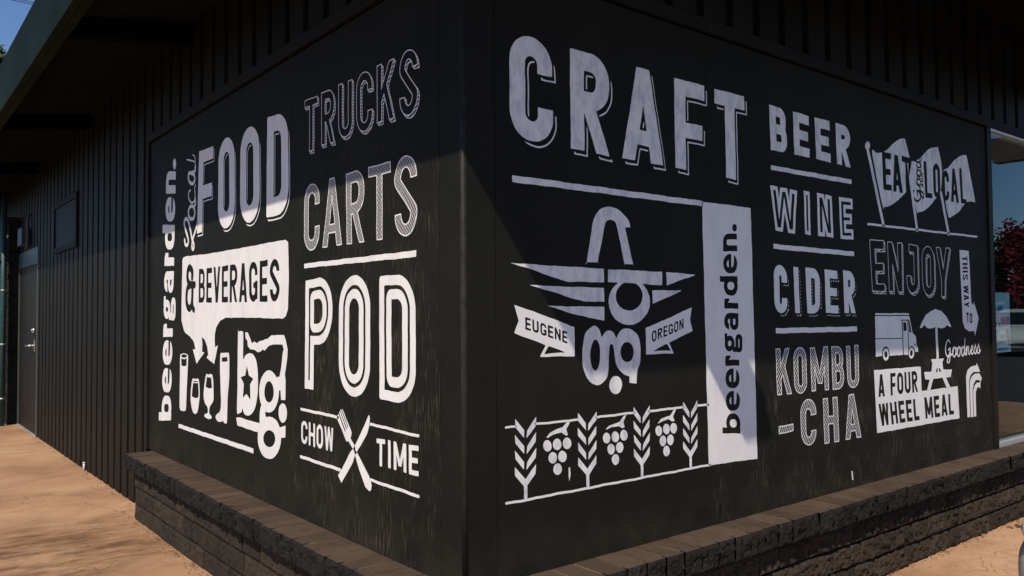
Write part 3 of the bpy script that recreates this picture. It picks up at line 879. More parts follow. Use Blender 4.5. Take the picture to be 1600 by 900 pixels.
# ------------------------------------------------------------------ the mural, in wall metres (u along the wall, v above the ground)
MURAL = [
('L', 'painted_word', 'the word beergarden. in white lower case running up the panel', [('+', ('word', 'lower', 0.2, 'beergarden.', [(-3.6334, 0.6759), (-3.5488, 2.4679), (-3.2702, 2.4248), (-3.3511, 0.7033)]))]),
('L', 'painted_word', 'the word Local in white brush script running up beside the F', [('+', ('curve', [(-3.0799, 1.8811), (-3.0614, 1.8494), (-3.0156, 1.8461), (-3.006, 1.8794), (-3.063, 1.9476), (-3.0895, 1.9924), (-3.0565, 2.0148), (-3.0053, 1.9939), (-2.9619, 1.9348), (-2.9288, 1.8773), (-2.8915, 1.8355), (-2.9033, 1.8084), (-2.9305, 1.8243), (-2.9164, 1.8685), (-2.8637, 1.9185), (-2.8259, 1.9615)], 0.0231)), ('+', ('curve', [(-2.8988, 1.9994), (-2.958, 2.0036), (-2.9983, 2.0289), (-2.9964, 2.0642), (-2.9567, 2.0836), (-2.8999, 2.0696), (-2.875, 2.032), (-2.8988, 1.9994)], 0.0218)), ('+', ('curve', [(-2.8999, 2.0696), (-2.8662, 2.0892), (-2.8764, 2.1214)], 0.0217)), ('+', ('curve', [(-2.9658, 2.187), (-3.0032, 2.1719), (-2.995, 2.1353), (-2.9447, 2.1043), (-2.8907, 2.1075), (-2.8717, 2.1364), (-2.8822, 2.1843), (-2.8679, 2.2058)], 0.0137)), ('+', ('curve', [(-2.9976, 2.2981), (-3.0072, 2.2676), (-2.9715, 2.2335), (-2.9096, 2.223), (-2.8782, 2.2422), (-2.8932, 2.2715), (-2.9476, 2.2933), (-2.9976, 2.2981), (-2.9106, 2.2928), (-2.8717, 2.2981), (-2.8721, 2.3231)], 0.0229)), ('+', ('curve', [(-2.8721, 2.3231), (-2.8798, 2.3476), (-2.9389, 2.3707), (-3.0397, 2.3911), (-2.9389, 2.3684), (-2.8774, 2.3535), (-2.8827, 2.3831), (-2.9246, 2.4055)], 0.0083))]),
('L', 'painted_word', 'the word FOOD in fat white capitals with a thin drop line', [('+', ('glyphs', 'drop', 0.34, [('F', [(-2.7982, 2.4042), (-2.5378, 2.3933), (-2.5447, 1.9088), (-2.8325, 1.8999)]), ('O', [(-2.4463, 2.4076), (-2.1908, 2.3998), (-2.175, 1.8895), (-2.4569, 1.8842)]), ('O', [(-2.0982, 2.4045), (-1.8275, 2.3955), (-1.8181, 1.891), (-2.1013, 1.8828)]), ('D', [(-1.7206, 2.4025), (-1.4638, 2.3852), (-1.4483, 1.8856), (-1.7309, 1.89)])]))]),
('L', 'speech_bubble_picture', 'white speech bubble with two arrow tails, lettered & BEVERAGES', [('+', ('poly', [(-3.1203, 1.75), (-3.1064, 1.7666), (-3.0506, 1.7736), (-2.6229, 1.7619), (-1.953, 1.7589), (-1.543, 1.7599), (-1.4859, 1.7575), (-1.4585, 1.7436), (-1.4486, 1.5895), (-1.4609, 1.4204), (-1.4849, 1.3879), (-1.5172, 1.3748), (-1.9313, 1.3809), (-2.3192, 1.3816), (-2.4078, 1.3639), (-2.4758, 1.3286), (-2.5007, 1.2852), (-2.5024, 1.2565), (-2.4963, 1.2101), (-2.4475, 1.2237), (-2.5098, 1.1106), (-2.6456, 1.1447), (-2.6133, 1.1629), (-2.633, 1.2097), (-2.6818, 1.2531), (-2.731, 1.265), (-2.7205, 1.2202), (-2.7239, 1.1765), (-2.6808, 1.1753), (-2.829, 1.1001), (-2.9024, 1.1861), (-2.8507, 1.1876), (-2.8824, 1.2328), (-2.9562, 1.2646), (-3.0535, 1.2867), (-3.0845, 1.3028), (-3.1363, 1.3675), (-3.1314, 1.5762)])), ('-', ('word', 'solid', 0.3, 'BEVERAGES', [(-2.791, 1.6782), (-1.5626, 1.6732), (-1.5618, 1.4593), (-2.7932, 1.4732)])), ('-', ('curve', [(-2.9207, 1.633), (-2.9213, 1.671), (-2.9673, 1.697), (-3.0078, 1.6793), (-3.0153, 1.6326), (-2.9847, 1.599), (-2.9307, 1.5869), (-2.8725, 1.5866)], 0.0466)), ('-', ('curve', [(-2.9468, 1.5875), (-3.0007, 1.5765), (-3.0276, 1.5473), (-3.0321, 1.4874), (-3.0041, 1.4485), (-2.9606, 1.4421), (-2.9237, 1.477), (-2.9145, 1.5695)], 0.0456)), ('-', ('curve', [(-2.9185, 1.4854), (-2.9072, 1.4432), (-2.8859, 1.4312)], 0.0423))]),
('L', 'drinking_glass_picture', 'tall straight beer glass', [('+', ('smooth', [(-3.1575, 1.1376), (-3.1285, 1.1489), (-3.0842, 1.1551), (-3.0295, 1.1522), (-2.9969, 1.1399), (-3.0, 1.0661), (-3.0251, 0.8836), (-3.0346, 0.8057), (-3.0671, 0.7921), (-3.1222, 0.7873), (-3.156, 0.7953), (-3.1659, 0.8457), (-3.1606, 1.0586)])), ('-', ('poly', [(-3.0206, 1.1404), (-3.0225, 1.1375), (-3.0281, 1.1347), (-3.037, 1.1322), (-3.0487, 1.13), (-3.0624, 1.1284), (-3.0771, 1.1275), (-3.092, 1.1274), (-3.1059, 1.1279), (-3.1179, 1.1292), (-3.1271, 1.1312), (-3.133, 1.1336), (-3.135, 1.1363), (-3.1331, 1.1392), (-3.1273, 1.1421), (-3.1181, 1.1447), (-3.1062, 1.1468), (-3.0923, 1.1484), (-3.0775, 1.1492), (-3.0627, 1.1493), (-3.049, 1.1487), (-3.0373, 1.1474), (-3.0283, 1.1455), (-3.0226, 1.1431)])), ('-', ('poly', [(-3.1347, 1.1213), (-3.077, 1.118), (-3.0247, 1.1254), (-3.024, 1.0797), (-3.0762, 1.0727), (-3.1295, 1.075)]))]),
('L', 'drinking_glass_picture', 'small tapered tasting glass', [('+', ('smooth', [(-2.91, 0.9976), (-2.8481, 1.0064), (-2.7871, 1.0047), (-2.766, 0.9286), (-2.7753, 0.8763), (-2.8045, 0.8125), (-2.851, 0.7921), (-2.8965, 0.8011), (-2.935, 0.8506), (-2.94, 0.9032)])), ('-', ('poly', [(-2.893, 0.9789), (-2.7969, 0.9847), (-2.784, 0.9273), (-2.7896, 0.8978), (-2.8463, 0.889), (-2.9188, 0.8928), (-2.909, 0.9318)])), ('-', ('poly', [(-2.8891, 0.9929), (-2.8011, 0.9962), (-2.801, 0.9897), (-2.889, 0.9857)]))]),
('L', 'drinking_glass_picture', 'stemmed beer glass', [('+', ('smooth', [(-2.6557, 1.0377), (-2.6118, 1.0464), (-2.5367, 1.0441), (-2.5171, 0.9461), (-2.5257, 0.8959), (-2.5811, 0.8603), (-2.5901, 0.822), (-2.5505, 0.8038), (-2.5615, 0.7903), (-2.618, 0.7837), (-2.6757, 0.7922), (-2.6662, 0.8057), (-2.6184, 0.8195), (-2.6226, 0.8505), (-2.6768, 0.8777), (-2.6931, 0.9337)])), ('-', ('poly', [(-2.6364, 1.0312), (-2.5608, 1.0303), (-2.5451, 0.9721), (-2.5919, 0.9659), (-2.6587, 0.9691)]))]),
('L', 'drinking_glass_picture', 'boot shaped beer glass', [('+', ('smooth', [(-2.4022, 1.1749), (-2.367, 1.1821), (-2.2978, 1.1825), (-2.2637, 1.1747), (-2.2592, 1.059), (-2.2817, 0.9388), (-2.2893, 0.843), (-2.2939, 0.795), (-2.3195, 0.7853), (-2.3455, 0.7899), (-2.3525, 0.7982), (-2.3892, 0.7886), (-2.4425, 0.7864), (-2.4788, 0.8044), (-2.4664, 0.8239), (-2.4075, 0.8475), (-2.3905, 0.9065), (-2.4002, 0.9907), (-2.4104, 1.1118)])), ('-', ('poly', [(-2.3808, 1.1556), (-2.2924, 1.16), (-2.2887, 1.1338), (-2.3806, 1.1325)]))]),
('L', 'painted_rule', 'short white rule under the row of glasses', [('+', ('poly', [(-3.1861, 0.6984), (-1.898, 0.6989), (-1.8979, 0.673), (-3.1857, 0.6731)]))]),
('L', 'painted_logo', 'bg logo with a star and a jagged state outline', [('+', ('smooth', [(-2.1266, 1.2969), (-2.1168, 1.3042), (-2.085, 1.3081), (-2.0534, 1.3049), (-2.0485, 1.2979), (-2.0481, 1.2364), (-2.0475, 1.1574), (-2.0118, 1.1805), (-1.9532, 1.1929), (-1.8956, 1.1845), (-1.857, 1.1477), (-1.8388, 1.0809), (-1.8427, 0.9879), (-1.8714, 0.918), (-1.9279, 0.8748), (-1.9859, 0.8626), (-2.0333, 0.8696), (-2.0623, 0.8933), (-2.0693, 0.8734), (-2.1058, 0.8631), (-2.1379, 0.8691), (-2.1316, 1.0117)])), ('-', ('poly', [(-1.9925, 1.1247), (-1.964, 1.0741), (-1.9017, 1.0604), (-1.9474, 1.0277), (-1.9399, 0.9466), (-1.9985, 0.9768), (-2.0507, 0.9512), (-2.0369, 1.0265), (-2.083, 1.0607), (-2.0181, 1.0712)])), ('+', ('poly', [(-2.0198, 1.3027), (-1.982, 1.3032), (-1.9491, 1.2733), (-1.9235, 1.2463), (-1.8893, 1.2573), (-1.8509, 1.2479), (-1.8176, 1.2588), (-1.7738, 1.2639), (-1.7414, 1.2704), (-1.7094, 1.2734), (-1.6632, 1.2931), (-1.5054, 1.2955), (-1.4858, 1.2697), (-1.4625, 1.2269), (-1.4662, 1.1874), (-1.4951, 1.1073), (-1.4853, 1.0763), (-1.4889, 0.9831), (-1.5399, 0.9792), (-1.548, 1.0248), (-1.5841, 1.0223), (-1.5945, 1.086), (-1.5582, 1.092), (-1.5405, 1.1368), (-1.5209, 1.2093), (-1.5091, 1.2255), (-1.525, 1.249), (-1.6463, 1.2477), (-1.6986, 1.2366), (-1.7475, 1.212), (-1.7735, 1.2179), (-1.7997, 1.2071), (-1.835, 1.201), (-1.8845, 1.2147), (-1.9417, 1.2131), (-1.9815, 1.2293), (-1.9887, 1.2596), (-2.0125, 1.2678)])), ('+', ('poly', [(-1.566, 1.0179), (-1.5701, 0.9909), (-1.5822, 0.9651), (-1.6018, 0.942), (-1.6275, 0.9233), (-1.6578, 0.9102), (-1.6907, 0.9037), (-1.7241, 0.9043), (-1.7557, 0.9122), (-1.7831, 0.9269), (-1.8045, 0.9475), (-1.818, 0.9725), (-1.8228, 1.0002), (-1.8183, 1.0285), (-1.8051, 1.0555), (-1.784, 1.079), (-1.7567, 1.0976), (-1.7251, 1.1098), (-1.6917, 1.1151), (-1.6587, 1.1131), (-1.6282, 1.1042), (-1.6023, 1.089), (-1.5826, 1.0686), (-1.5703, 1.0444)])), ('-', ('poly', [(-1.6309, 1.011), (-1.6329, 0.9973), (-1.6388, 0.9841), (-1.6483, 0.9725), (-1.6607, 0.9631), (-1.6752, 0.9567), (-1.691, 0.9536), (-1.7068, 0.9542), (-1.7217, 0.9583), (-1.7345, 0.9658), (-1.7444, 0.9762), (-1.7507, 0.9887), (-1.7529, 1.0025), (-1.7509, 1.0166), (-1.7447, 1.03), (-1.7349, 1.0418), (-1.7221, 1.0511), (-1.7073, 1.0574), (-1.6915, 1.0601), (-1.6757, 1.0592), (-1.6611, 1.0548), (-1.6486, 1.0472), (-1.639, 1.0368), (-1.633, 1.0245)])), ('+', ('smooth', [(-1.7894, 0.9332), (-1.8133, 0.881), (-1.8041, 0.8234), (-1.7499, 0.8372), (-1.6864, 0.8665), (-1.7352, 0.884), (-1.7418, 0.9165)])), ('+', ('poly', [(-1.5394, 0.795), (-1.5441, 0.7677), (-1.5583, 0.7411), (-1.5812, 0.7168), (-1.6113, 0.6964), (-1.6468, 0.6812), (-1.6855, 0.6725), (-1.7248, 0.6708), (-1.762, 0.6766), (-1.7945, 0.6896), (-1.8197, 0.7088), (-1.8357, 0.7331), (-1.8413, 0.7607), (-1.836, 0.7896), (-1.8203, 0.8175), (-1.7953, 0.8426), (-1.763, 0.8629), (-1.7258, 0.8771), (-1.6865, 0.8845), (-1.6476, 0.8845), (-1.612, 0.8774), (-1.5817, 0.8637), (-1.5587, 0.8445), (-1.5443, 0.8211)])), ('-', ('poly', [(-1.6096, 0.783), (-1.6121, 0.7719), (-1.6196, 0.7609), (-1.6316, 0.7508), (-1.6473, 0.7422), (-1.6658, 0.7358), (-1.6858, 0.7319), (-1.7059, 0.7309), (-1.7248, 0.7328), (-1.7412, 0.7377), (-1.7539, 0.745), (-1.7619, 0.7545), (-1.7646, 0.7653), (-1.762, 0.7767), (-1.7541, 0.788), (-1.7415, 0.7983), (-1.7252, 0.8068), (-1.7063, 0.8131), (-1.6862, 0.8167), (-1.6661, 0.8174), (-1.6476, 0.8151), (-1.6318, 0.8102), (-1.6198, 0.8028), (-1.6122, 0.7935)])), ('+', ('poly', [(-2.1475, 0.8353), (-2.1056, 0.841), (-1.7933, 0.837), (-1.8149, 0.7888), (-2.1298, 0.7944)])), ('+', ('poly', [(-1.5714, 0.8392), (-1.4886, 0.8596), (-1.4884, 0.8023), (-1.5532, 0.7918)])), ('+', ('poly', [(-1.4694, 0.9219), (-1.4711, 0.9096), (-1.4761, 0.8978), (-1.484, 0.8873), (-1.4945, 0.8787), (-1.5067, 0.8728), (-1.5199, 0.8699), (-1.5331, 0.8702), (-1.5456, 0.8738), (-1.5563, 0.8803), (-1.5646, 0.8894), (-1.5698, 0.9005), (-1.5716, 0.9127), (-1.5699, 0.9253), (-1.5647, 0.9373), (-1.5565, 0.9479), (-1.5458, 0.9564), (-1.5334, 0.9622), (-1.5201, 0.9649), (-1.5069, 0.9643), (-1.4947, 0.9606), (-1.4842, 0.9539), (-1.4762, 0.9448), (-1.4711, 0.9339)]))]),
('L', 'painted_word', 'the word TRUCKS in thin outlined capitals with hatched sides', [('+', ('glyphs', 'block', 0.3, [('T', [(-1.2703, 2.3939), (-1.1308, 2.3877), (-1.1309, 2.143), (-1.2701, 2.148)]), ('R', [(-1.0939, 2.3936), (-0.9643, 2.3876), (-0.9647, 2.1448), (-1.0941, 2.1514)]), ('U', [(-0.9275, 2.3905), (-0.7976, 2.387), (-0.7962, 2.1446), (-0.9256, 2.1509)]), ('C', [(-0.7635, 2.3941), (-0.6268, 2.3899), (-0.6249, 2.1374), (-0.7621, 2.1493)]), ('K', [(-0.588, 2.3913), (-0.4513, 2.3871), (-0.4528, 2.1507), (-0.5892, 2.1567)]), ('S', [(-0.4108, 2.3982), (-0.2818, 2.3872), (-0.282, 2.1365), (-0.4154, 2.1444)])]))]),
('L', 'painted_word', 'the word CARTS in capitals filled with diagonal hatching', [('+', ('glyphs', 'hatch', 0.29, [('C', [(-1.2716, 1.9924), (-1.1147, 1.9949), (-1.1125, 1.6881), (-1.2778, 1.684)]), ('A', [(-1.0706, 1.9911), (-0.9031, 1.9919), (-0.8951, 1.6904), (-1.0827, 1.6913)]), ('R', [(-0.8564, 1.9914), (-0.6958, 1.993), (-0.6951, 1.6885), (-0.8497, 1.6886)]), ('T', [(-0.6611, 1.9912), (-0.4806, 1.988), (-0.4824, 1.6853), (-0.6576, 1.688)]), ('S', [(-0.4511, 1.9944), (-0.2893, 1.9924), (-0.2901, 1.685), (-0.453, 1.6848)])]))]),
('L', 'painted_rule', 'white rule between CARTS and POD', [('+', ('poly', [(-1.2754, 1.6306), (-0.2971, 1.6274), (-0.2973, 1.6031), (-1.2754, 1.6094)]))]),
('L', 'painted_word', 'the word POD in fat capitals split by a black inline', [('+', ('glyphs', 'inline', 0.345, [('P', [(-1.2599, 1.5505), (-0.9857, 1.5651), (-0.9866, 1.0522), (-1.2688, 1.0533)]), ('O', [(-0.9233, 1.5501), (-0.6449, 1.5596), (-0.652, 1.0506), (-0.9245, 1.0493)]), ('D', [(-0.5734, 1.5417), (-0.3057, 1.5443), (-0.3016, 1.0523), (-0.5737, 1.0566)])]))]),
('L', 'painted_word', 'the word CHOW in small white capitals', [('+', ('word', 'solid', 0.27, 'CHOW', [(-1.306, 0.9031), (-0.9787, 0.9003), (-0.9734, 0.7967), (-1.3059, 0.7965)]))]),
('L', 'painted_word', 'the word TIME in small white capitals', [('+', ('word', 'solid', 0.27, 'TIME', [(-0.5995, 0.9005), (-0.2871, 0.9069), (-0.286, 0.7961), (-0.5978, 0.7952)]))]),
('L', 'painted_rule', 'thin white rule above CHOW', [('+', ('line', [(-1.3092, 0.9542), (-0.93, 0.9515)], 0.0129))]),
('L', 'painted_rule', 'thin white rule above TIME', [('+', ('line', [(-0.6548, 0.9511), (-0.2868, 0.9433)], 0.011))]),
('L', 'painted_rule', 'thin white rule below CHOW', [('+', ('line', [(-1.3152, 0.7335), (-0.9146, 0.7294)], 0.0145))]),
('L', 'painted_rule', 'thin white rule below TIME', [('+', ('line', [(-0.6465, 0.7284), (-0.2886, 0.7233)], 0.012))]),
('L', 'knife_picture', 'white table knife crossing the fork', [('+', ('poly', [(-0.6615, 0.9881), (-0.6522, 0.9776), (-0.6551, 0.9499), (-0.6713, 0.9162), (-0.7145, 0.87), (-0.7586, 0.8275), (-0.7885, 0.7955), (-0.7935, 0.7831), (-0.8443, 0.7334), (-0.9015, 0.6756), (-0.9332, 0.7035), (-0.8856, 0.749), (-0.8185, 0.8199), (-0.7933, 0.8348), (-0.7535, 0.877), (-0.695, 0.9459)]))]),
('L', 'fork_picture', 'white fork with four tines', [('+', ('smooth', [(-0.9401, 0.9481), (-0.9294, 0.9652), (-0.8955, 0.9909), (-0.8539, 0.9491), (-0.8112, 0.9059), (-0.8112, 0.8893), (-0.8214, 0.874), (-0.8439, 0.8585), (-0.8583, 0.8602), (-0.8957, 0.9016)])), ('-', ('line', [(-0.9251, 0.9714), (-0.8665, 0.8999)], 0.0072)), ('-', ('line', [(-0.9134, 0.9831), (-0.854, 0.9108)], 0.0061)), ('-', ('line', [(-0.9018, 0.9909), (-0.8417, 0.9193)], 0.006)), ('+', ('line', [(-0.8336, 0.8726), (-0.7853, 0.8382)], 0.0207)), ('+', ('poly', [(-0.7953, 0.8416), (-0.7616, 0.8224), (-0.7053, 0.779), (-0.658, 0.7401), (-0.6376, 0.707), (-0.6442, 0.6855), (-0.6583, 0.6801), (-0.6913, 0.6938), (-0.7441, 0.755), (-0.7784, 0.8109)]))]),
('R', 'painted_word', 'the word CRAFT in huge white capitals with a thin drop line', [('+', ('glyphs', 'drop', 0.345, [('C', [(0.2076, 2.4119), (0.4139, 2.4109), (0.4185, 2.0191), (0.2107, 2.0245)]), ('R', [(0.5074, 2.4093), (0.7198, 2.4093), (0.7175, 2.014), (0.507, 2.0206)]), ('A', [(0.8052, 2.4069), (1.0358, 2.4045), (1.0397, 2.0131), (0.7903, 2.0155)]), ('F', [(1.118, 2.4026), (1.3253, 2.4032), (1.3194, 2.0067), (1.1194, 2.011)]), ('T', [(1.3969, 2.4023), (1.6213, 2.403), (1.6262, 2.0002), (1.3977, 2.006)])]))]),
('R', 'painted_rule', 'long white rule under CRAFT', [('+', ('poly', [(0.2182, 1.8884), (1.3033, 1.883), (1.3027, 1.8593), (0.218, 1.8636)]))]),
('R', 'painted_board', 'white upright board lettered beergarden. in black', [('+', ('poly', [(1.2965, 1.8802), (1.6584, 1.8793), (1.6763, 0.7032), (1.3144, 0.7162)])), ('-', ('word', 'lower', 0.2, 'beergarden.', [(1.4148, 0.8456), (1.413, 1.7847), (1.5466, 1.7931), (1.5496, 0.8324)]))]),
('R', 'emblem_picture', 'winged emblem of round letters with a dot', [('+', ('smooth', [(0.5857, 1.587), (0.5857, 1.587), (0.6162, 1.7304), (0.638, 1.7765), (0.6698, 1.8014), (0.7145, 1.812), (0.7598, 1.8054), (0.8055, 1.7793), (0.8278, 1.7576), (0.8342, 1.7375), (0.8342, 1.7375), (0.802, 1.7347), (0.802, 1.7347), (0.8233, 1.66), (0.8462, 1.5867), (0.8462, 1.5867), (0.7953, 1.585), (0.7953, 1.585), (0.7731, 1.6668), (0.7522, 1.7435), (0.7394, 1.7564), (0.7136, 1.7601), (0.6943, 1.7516), (0.6838, 1.7301), (0.661, 1.6524), (0.6437, 1.589), (0.6437, 1.589)])), ('+', ('poly', [(0.2035, 1.5707), (0.6771, 1.5637), (0.6784, 1.51), (0.4857, 1.509), (0.4387, 1.518), (0.2906, 1.5534)])), ('+', ('poly', [(0.2868, 1.4932), (0.678, 1.4877), (0.6786, 1.4335), (0.5674, 1.4342), (0.5121, 1.445), (0.4182, 1.4682)])), ('+', ('poly', [(0.3805, 1.4176), (0.6771, 1.4135), (0.6769, 1.3577), (0.5203, 1.3852)])), ('+', ('poly', [(1.0484, 1.5599), (1.2478, 1.5553), (1.0523, 1.5041)])), ('+', ('poly', [(0.9605, 1.4839), (1.1551, 1.483), (0.9609, 1.4274)])), ('+', ('poly', [(0.9449, 1.434), (0.9401, 1.4094), (0.927, 1.3865), (0.9065, 1.367), (0.8804, 1.3523), (0.8504, 1.3434), (0.8188, 1.3406), (0.7876, 1.3442), (0.759, 1.3538), (0.7348, 1.3686), (0.7165, 1.3876), (0.7053, 1.4096), (0.7017, 1.4332), (0.7061, 1.4568), (0.7181, 1.4789), (0.7371, 1.4981), (0.7618, 1.5131), (0.7908, 1.5229), (0.8222, 1.5268), (0.8538, 1.5242), (0.8835, 1.5154), (0.9092, 1.5008), (0.9288, 1.4815), (0.9411, 1.4586)])), ('-', ('poly', [(0.6786, 1.5722), (1.0161, 1.5826), (1.0146, 1.5136), (0.6777, 1.5138)])), ('-', ('poly', [(0.9009, 1.4572), (0.8979, 1.442), (0.8895, 1.4277), (0.8765, 1.4156), (0.8597, 1.4063), (0.8403, 1.4005), (0.8198, 1.3986), (0.7996, 1.4006), (0.7809, 1.4064), (0.765, 1.4156), (0.753, 1.4274), (0.7456, 1.4412), (0.7433, 1.456), (0.7461, 1.4709), (0.754, 1.4848), (0.7665, 1.4969), (0.7827, 1.5063), (0.8016, 1.5124), (0.822, 1.5148), (0.8425, 1.5132), (0.8616, 1.5077), (0.8781, 1.4986), (0.8907, 1.4866), (0.8985, 1.4725)])), ('+', ('poly', [(0.7006, 1.5628), (1.0232, 1.5609), (1.022, 1.5047), (0.6998, 1.5131)])), ('+', ('smooth', [(0.6187, 1.34), (0.5755, 1.3143), (0.559, 1.2623), (0.559, 1.1839), (0.5849, 1.1345), (0.6336, 1.1097), (0.6775, 1.1249), (0.6958, 1.1596), (0.7007, 1.2221), (0.7039, 1.2578), (0.713, 1.2665), (0.7244, 1.259), (0.7327, 1.2208), (0.7461, 1.1751), (0.7808, 1.1444), (0.8163, 1.1325), (0.8163, 1.1325), (0.8158, 1.1069), (0.8158, 1.1069), (0.8573, 1.1035), (0.8573, 1.1035), (0.859, 1.1237), (0.8623, 1.1559), (0.8793, 1.1875), (0.8831, 1.243), (0.8704, 1.2944), (0.8305, 1.323), (0.7841, 1.3256), (0.7536, 1.3062), (0.7417, 1.2901), (0.7253, 1.3131), (0.696, 1.3209), (0.6717, 1.3052), (0.6602, 1.2948), (0.647, 1.3262)])), ('-', ('poly', [(0.6528, 1.2256), (0.6517, 1.2101), (0.6487, 1.1956), (0.6441, 1.1834), (0.6383, 1.1741), (0.6316, 1.1684), (0.6246, 1.1667), (0.6176, 1.1691), (0.6112, 1.1754), (0.6057, 1.1851), (0.6016, 1.1977), (0.5992, 1.2122), (0.5985, 1.2277), (0.5996, 1.2431), (0.6026, 1.2574), (0.607, 1.2697), (0.6128, 1.2791), (0.6194, 1.2849), (0.6265, 1.2868), (0.6335, 1.2845), (0.64, 1.2783), (0.6455, 1.2686), (0.6497, 1.256), (0.6522, 1.2413)])), ('-', ('poly', [(0.8422, 1.2305), (0.8406, 1.2198), (0.8366, 1.21), (0.8302, 1.2017), (0.8221, 1.1955), (0.8127, 1.1917), (0.8027, 1.1908), (0.7928, 1.1926), (0.7837, 1.1971), (0.776, 1.2039), (0.7701, 1.2126), (0.7665, 1.2226), (0.7654, 1.2332), (0.7668, 1.2438), (0.7708, 1.2535), (0.777, 1.2618), (0.785, 1.2681), (0.7943, 1.2719), (0.8042, 1.273), (0.8142, 1.2714), (0.8234, 1.267), (0.8313, 1.2602), (0.8373, 1.2514), (0.841, 1.2413)])), ('+', ('poly', [(0.7735, 1.1012), (0.7721, 1.0919), (0.7682, 1.0834), (0.7623, 1.0763), (0.7547, 1.0711), (0.7459, 1.0681), (0.7365, 1.0675), (0.7272, 1.0693), (0.7186, 1.0735), (0.7113, 1.0797), (0.7058, 1.0875), (0.7023, 1.0963), (0.7013, 1.1056), (0.7027, 1.1148), (0.7064, 1.1232), (0.7122, 1.1303), (0.7197, 1.1356), (0.7284, 1.1387), (0.7378, 1.1395), (0.7471, 1.1377), (0.7558, 1.1336), (0.7632, 1.1275), (0.7689, 1.1197), (0.7724, 1.1107)]))]),
('R', 'banner_picture', 'white ribbon banner lettered EUGENE', [('+', ('poly', [(0.2217, 1.4224), (0.5168, 1.3374), (0.5159, 1.2259), (0.3406, 1.2302), (0.3687, 1.2729), (0.2206, 1.3204), (0.2423, 1.3651)])), ('-', ('poly', [(0.3617, 1.2403), (0.3832, 1.2685), (0.4696, 1.2414)])), ('-', ('word', 'solid', 0.28, 'EUGENE', [(0.2727, 1.3784), (0.4796, 1.3191), (0.479, 1.2747), (0.2735, 1.3329)]))]),
('R', 'banner_picture', 'white ribbon banner lettered OREGON', [('+', ('poly', [(0.9173, 1.3254), (1.2143, 1.4115), (1.2011, 1.3575), (1.2164, 1.3086), (1.0612, 1.2636), (1.0924, 1.2163), (0.9168, 1.2171)])), ('-', ('poly', [(0.9584, 1.2296), (1.0481, 1.2583), (1.0735, 1.229)])), ('-', ('word', 'solid', 0.28, 'OREGON', [(0.9543, 1.3114), (1.1578, 1.3638), (1.1568, 1.3202), (0.9533, 1.2661)]))]),
('R', 'painted_rule', 'thin white rails above and below the wheat and grapes', [('+', ('line', [(0.1781, 0.9881), (0.2234, 0.9869)], 0.008)), ('+', ('line', [(0.3168, 0.9876), (0.5279, 0.9848)], 0.0084)), ('+', ('line', [(0.6248, 0.9863), (0.8407, 0.9852)], 0.009)), ('+', ('line', [(0.9294, 0.985), (1.1488, 0.9834)], 0.0095)), ('+', ('line', [(1.239, 0.9839), (1.3188, 0.9823)], 0.0099)), ('+', ('line', [(0.1778, 0.721), (0.6883, 0.7193), (1.3241, 0.7175)], 0.0092))]),
('R', 'wheat_ear_picture', 'upright ear of wheat', [('+', ('poly', [(0.2213, 1.0146), (0.2229, 0.983), (0.2636, 0.9422), (0.2629, 0.9696)])), ('+', ('poly', [(0.3204, 1.0141), (0.318, 0.9791), (0.2744, 0.9391), (0.2767, 0.9665)])), ('+', ('poly', [(0.2207, 0.9587), (0.2223, 0.9271), (0.263, 0.886), (0.2623, 0.9134)])), ('+', ('poly', [(0.3197, 0.9573), (0.3173, 0.9223), (0.2738, 0.8828), (0.2761, 0.9102)])), ('+', ('poly', [(0.2202, 0.9029), (0.2218, 0.8714), (0.2624, 0.8299), (0.2617, 0.8572)])), ('+', ('poly', [(0.3191, 0.9005), (0.3166, 0.8657), (0.2732, 0.8266), (0.2755, 0.8539)])), ('+', ('poly', [(0.2196, 0.8457), (0.2202, 0.8143), (0.2607, 0.7724), (0.2602, 0.7265), (0.276, 0.7257), (0.2765, 0.7717), (0.3164, 0.8076), (0.3184, 0.8423), (0.2689, 0.7951)]))]),
('R', 'wheat_ear_picture', 'upright ear of wheat', [('+', ('poly', [(0.5282, 1.0108), (0.53, 0.9794), (0.5713, 0.9391), (0.5706, 0.9663)])), ('+', ('poly', [(0.6289, 1.0105), (0.6263, 0.976), (0.5823, 0.9361), (0.5846, 0.9633)])), ('+', ('poly', [(0.528, 0.9552), (0.5297, 0.9238), (0.5708, 0.8833), (0.5701, 0.9105)])), ('+', ('poly', [(0.628, 0.9544), (0.6254, 0.9199), (0.5817, 0.8803), (0.584, 0.9075)])), ('+', ('poly', [(0.5277, 0.8997), (0.5294, 0.8683), (0.5702, 0.8277), (0.5695, 0.8548)])), ('+', ('poly', [(0.6271, 0.8983), (0.6246, 0.8638), (0.5811, 0.8246), (0.5833, 0.8517)])), ('+', ('poly', [(0.5274, 0.8428), (0.5282, 0.8115), (0.5687, 0.7707), (0.5682, 0.7251), (0.5839, 0.7246), (0.5844, 0.7703), (0.6241, 0.8064), (0.6262, 0.8408), (0.5768, 0.7933)]))]),
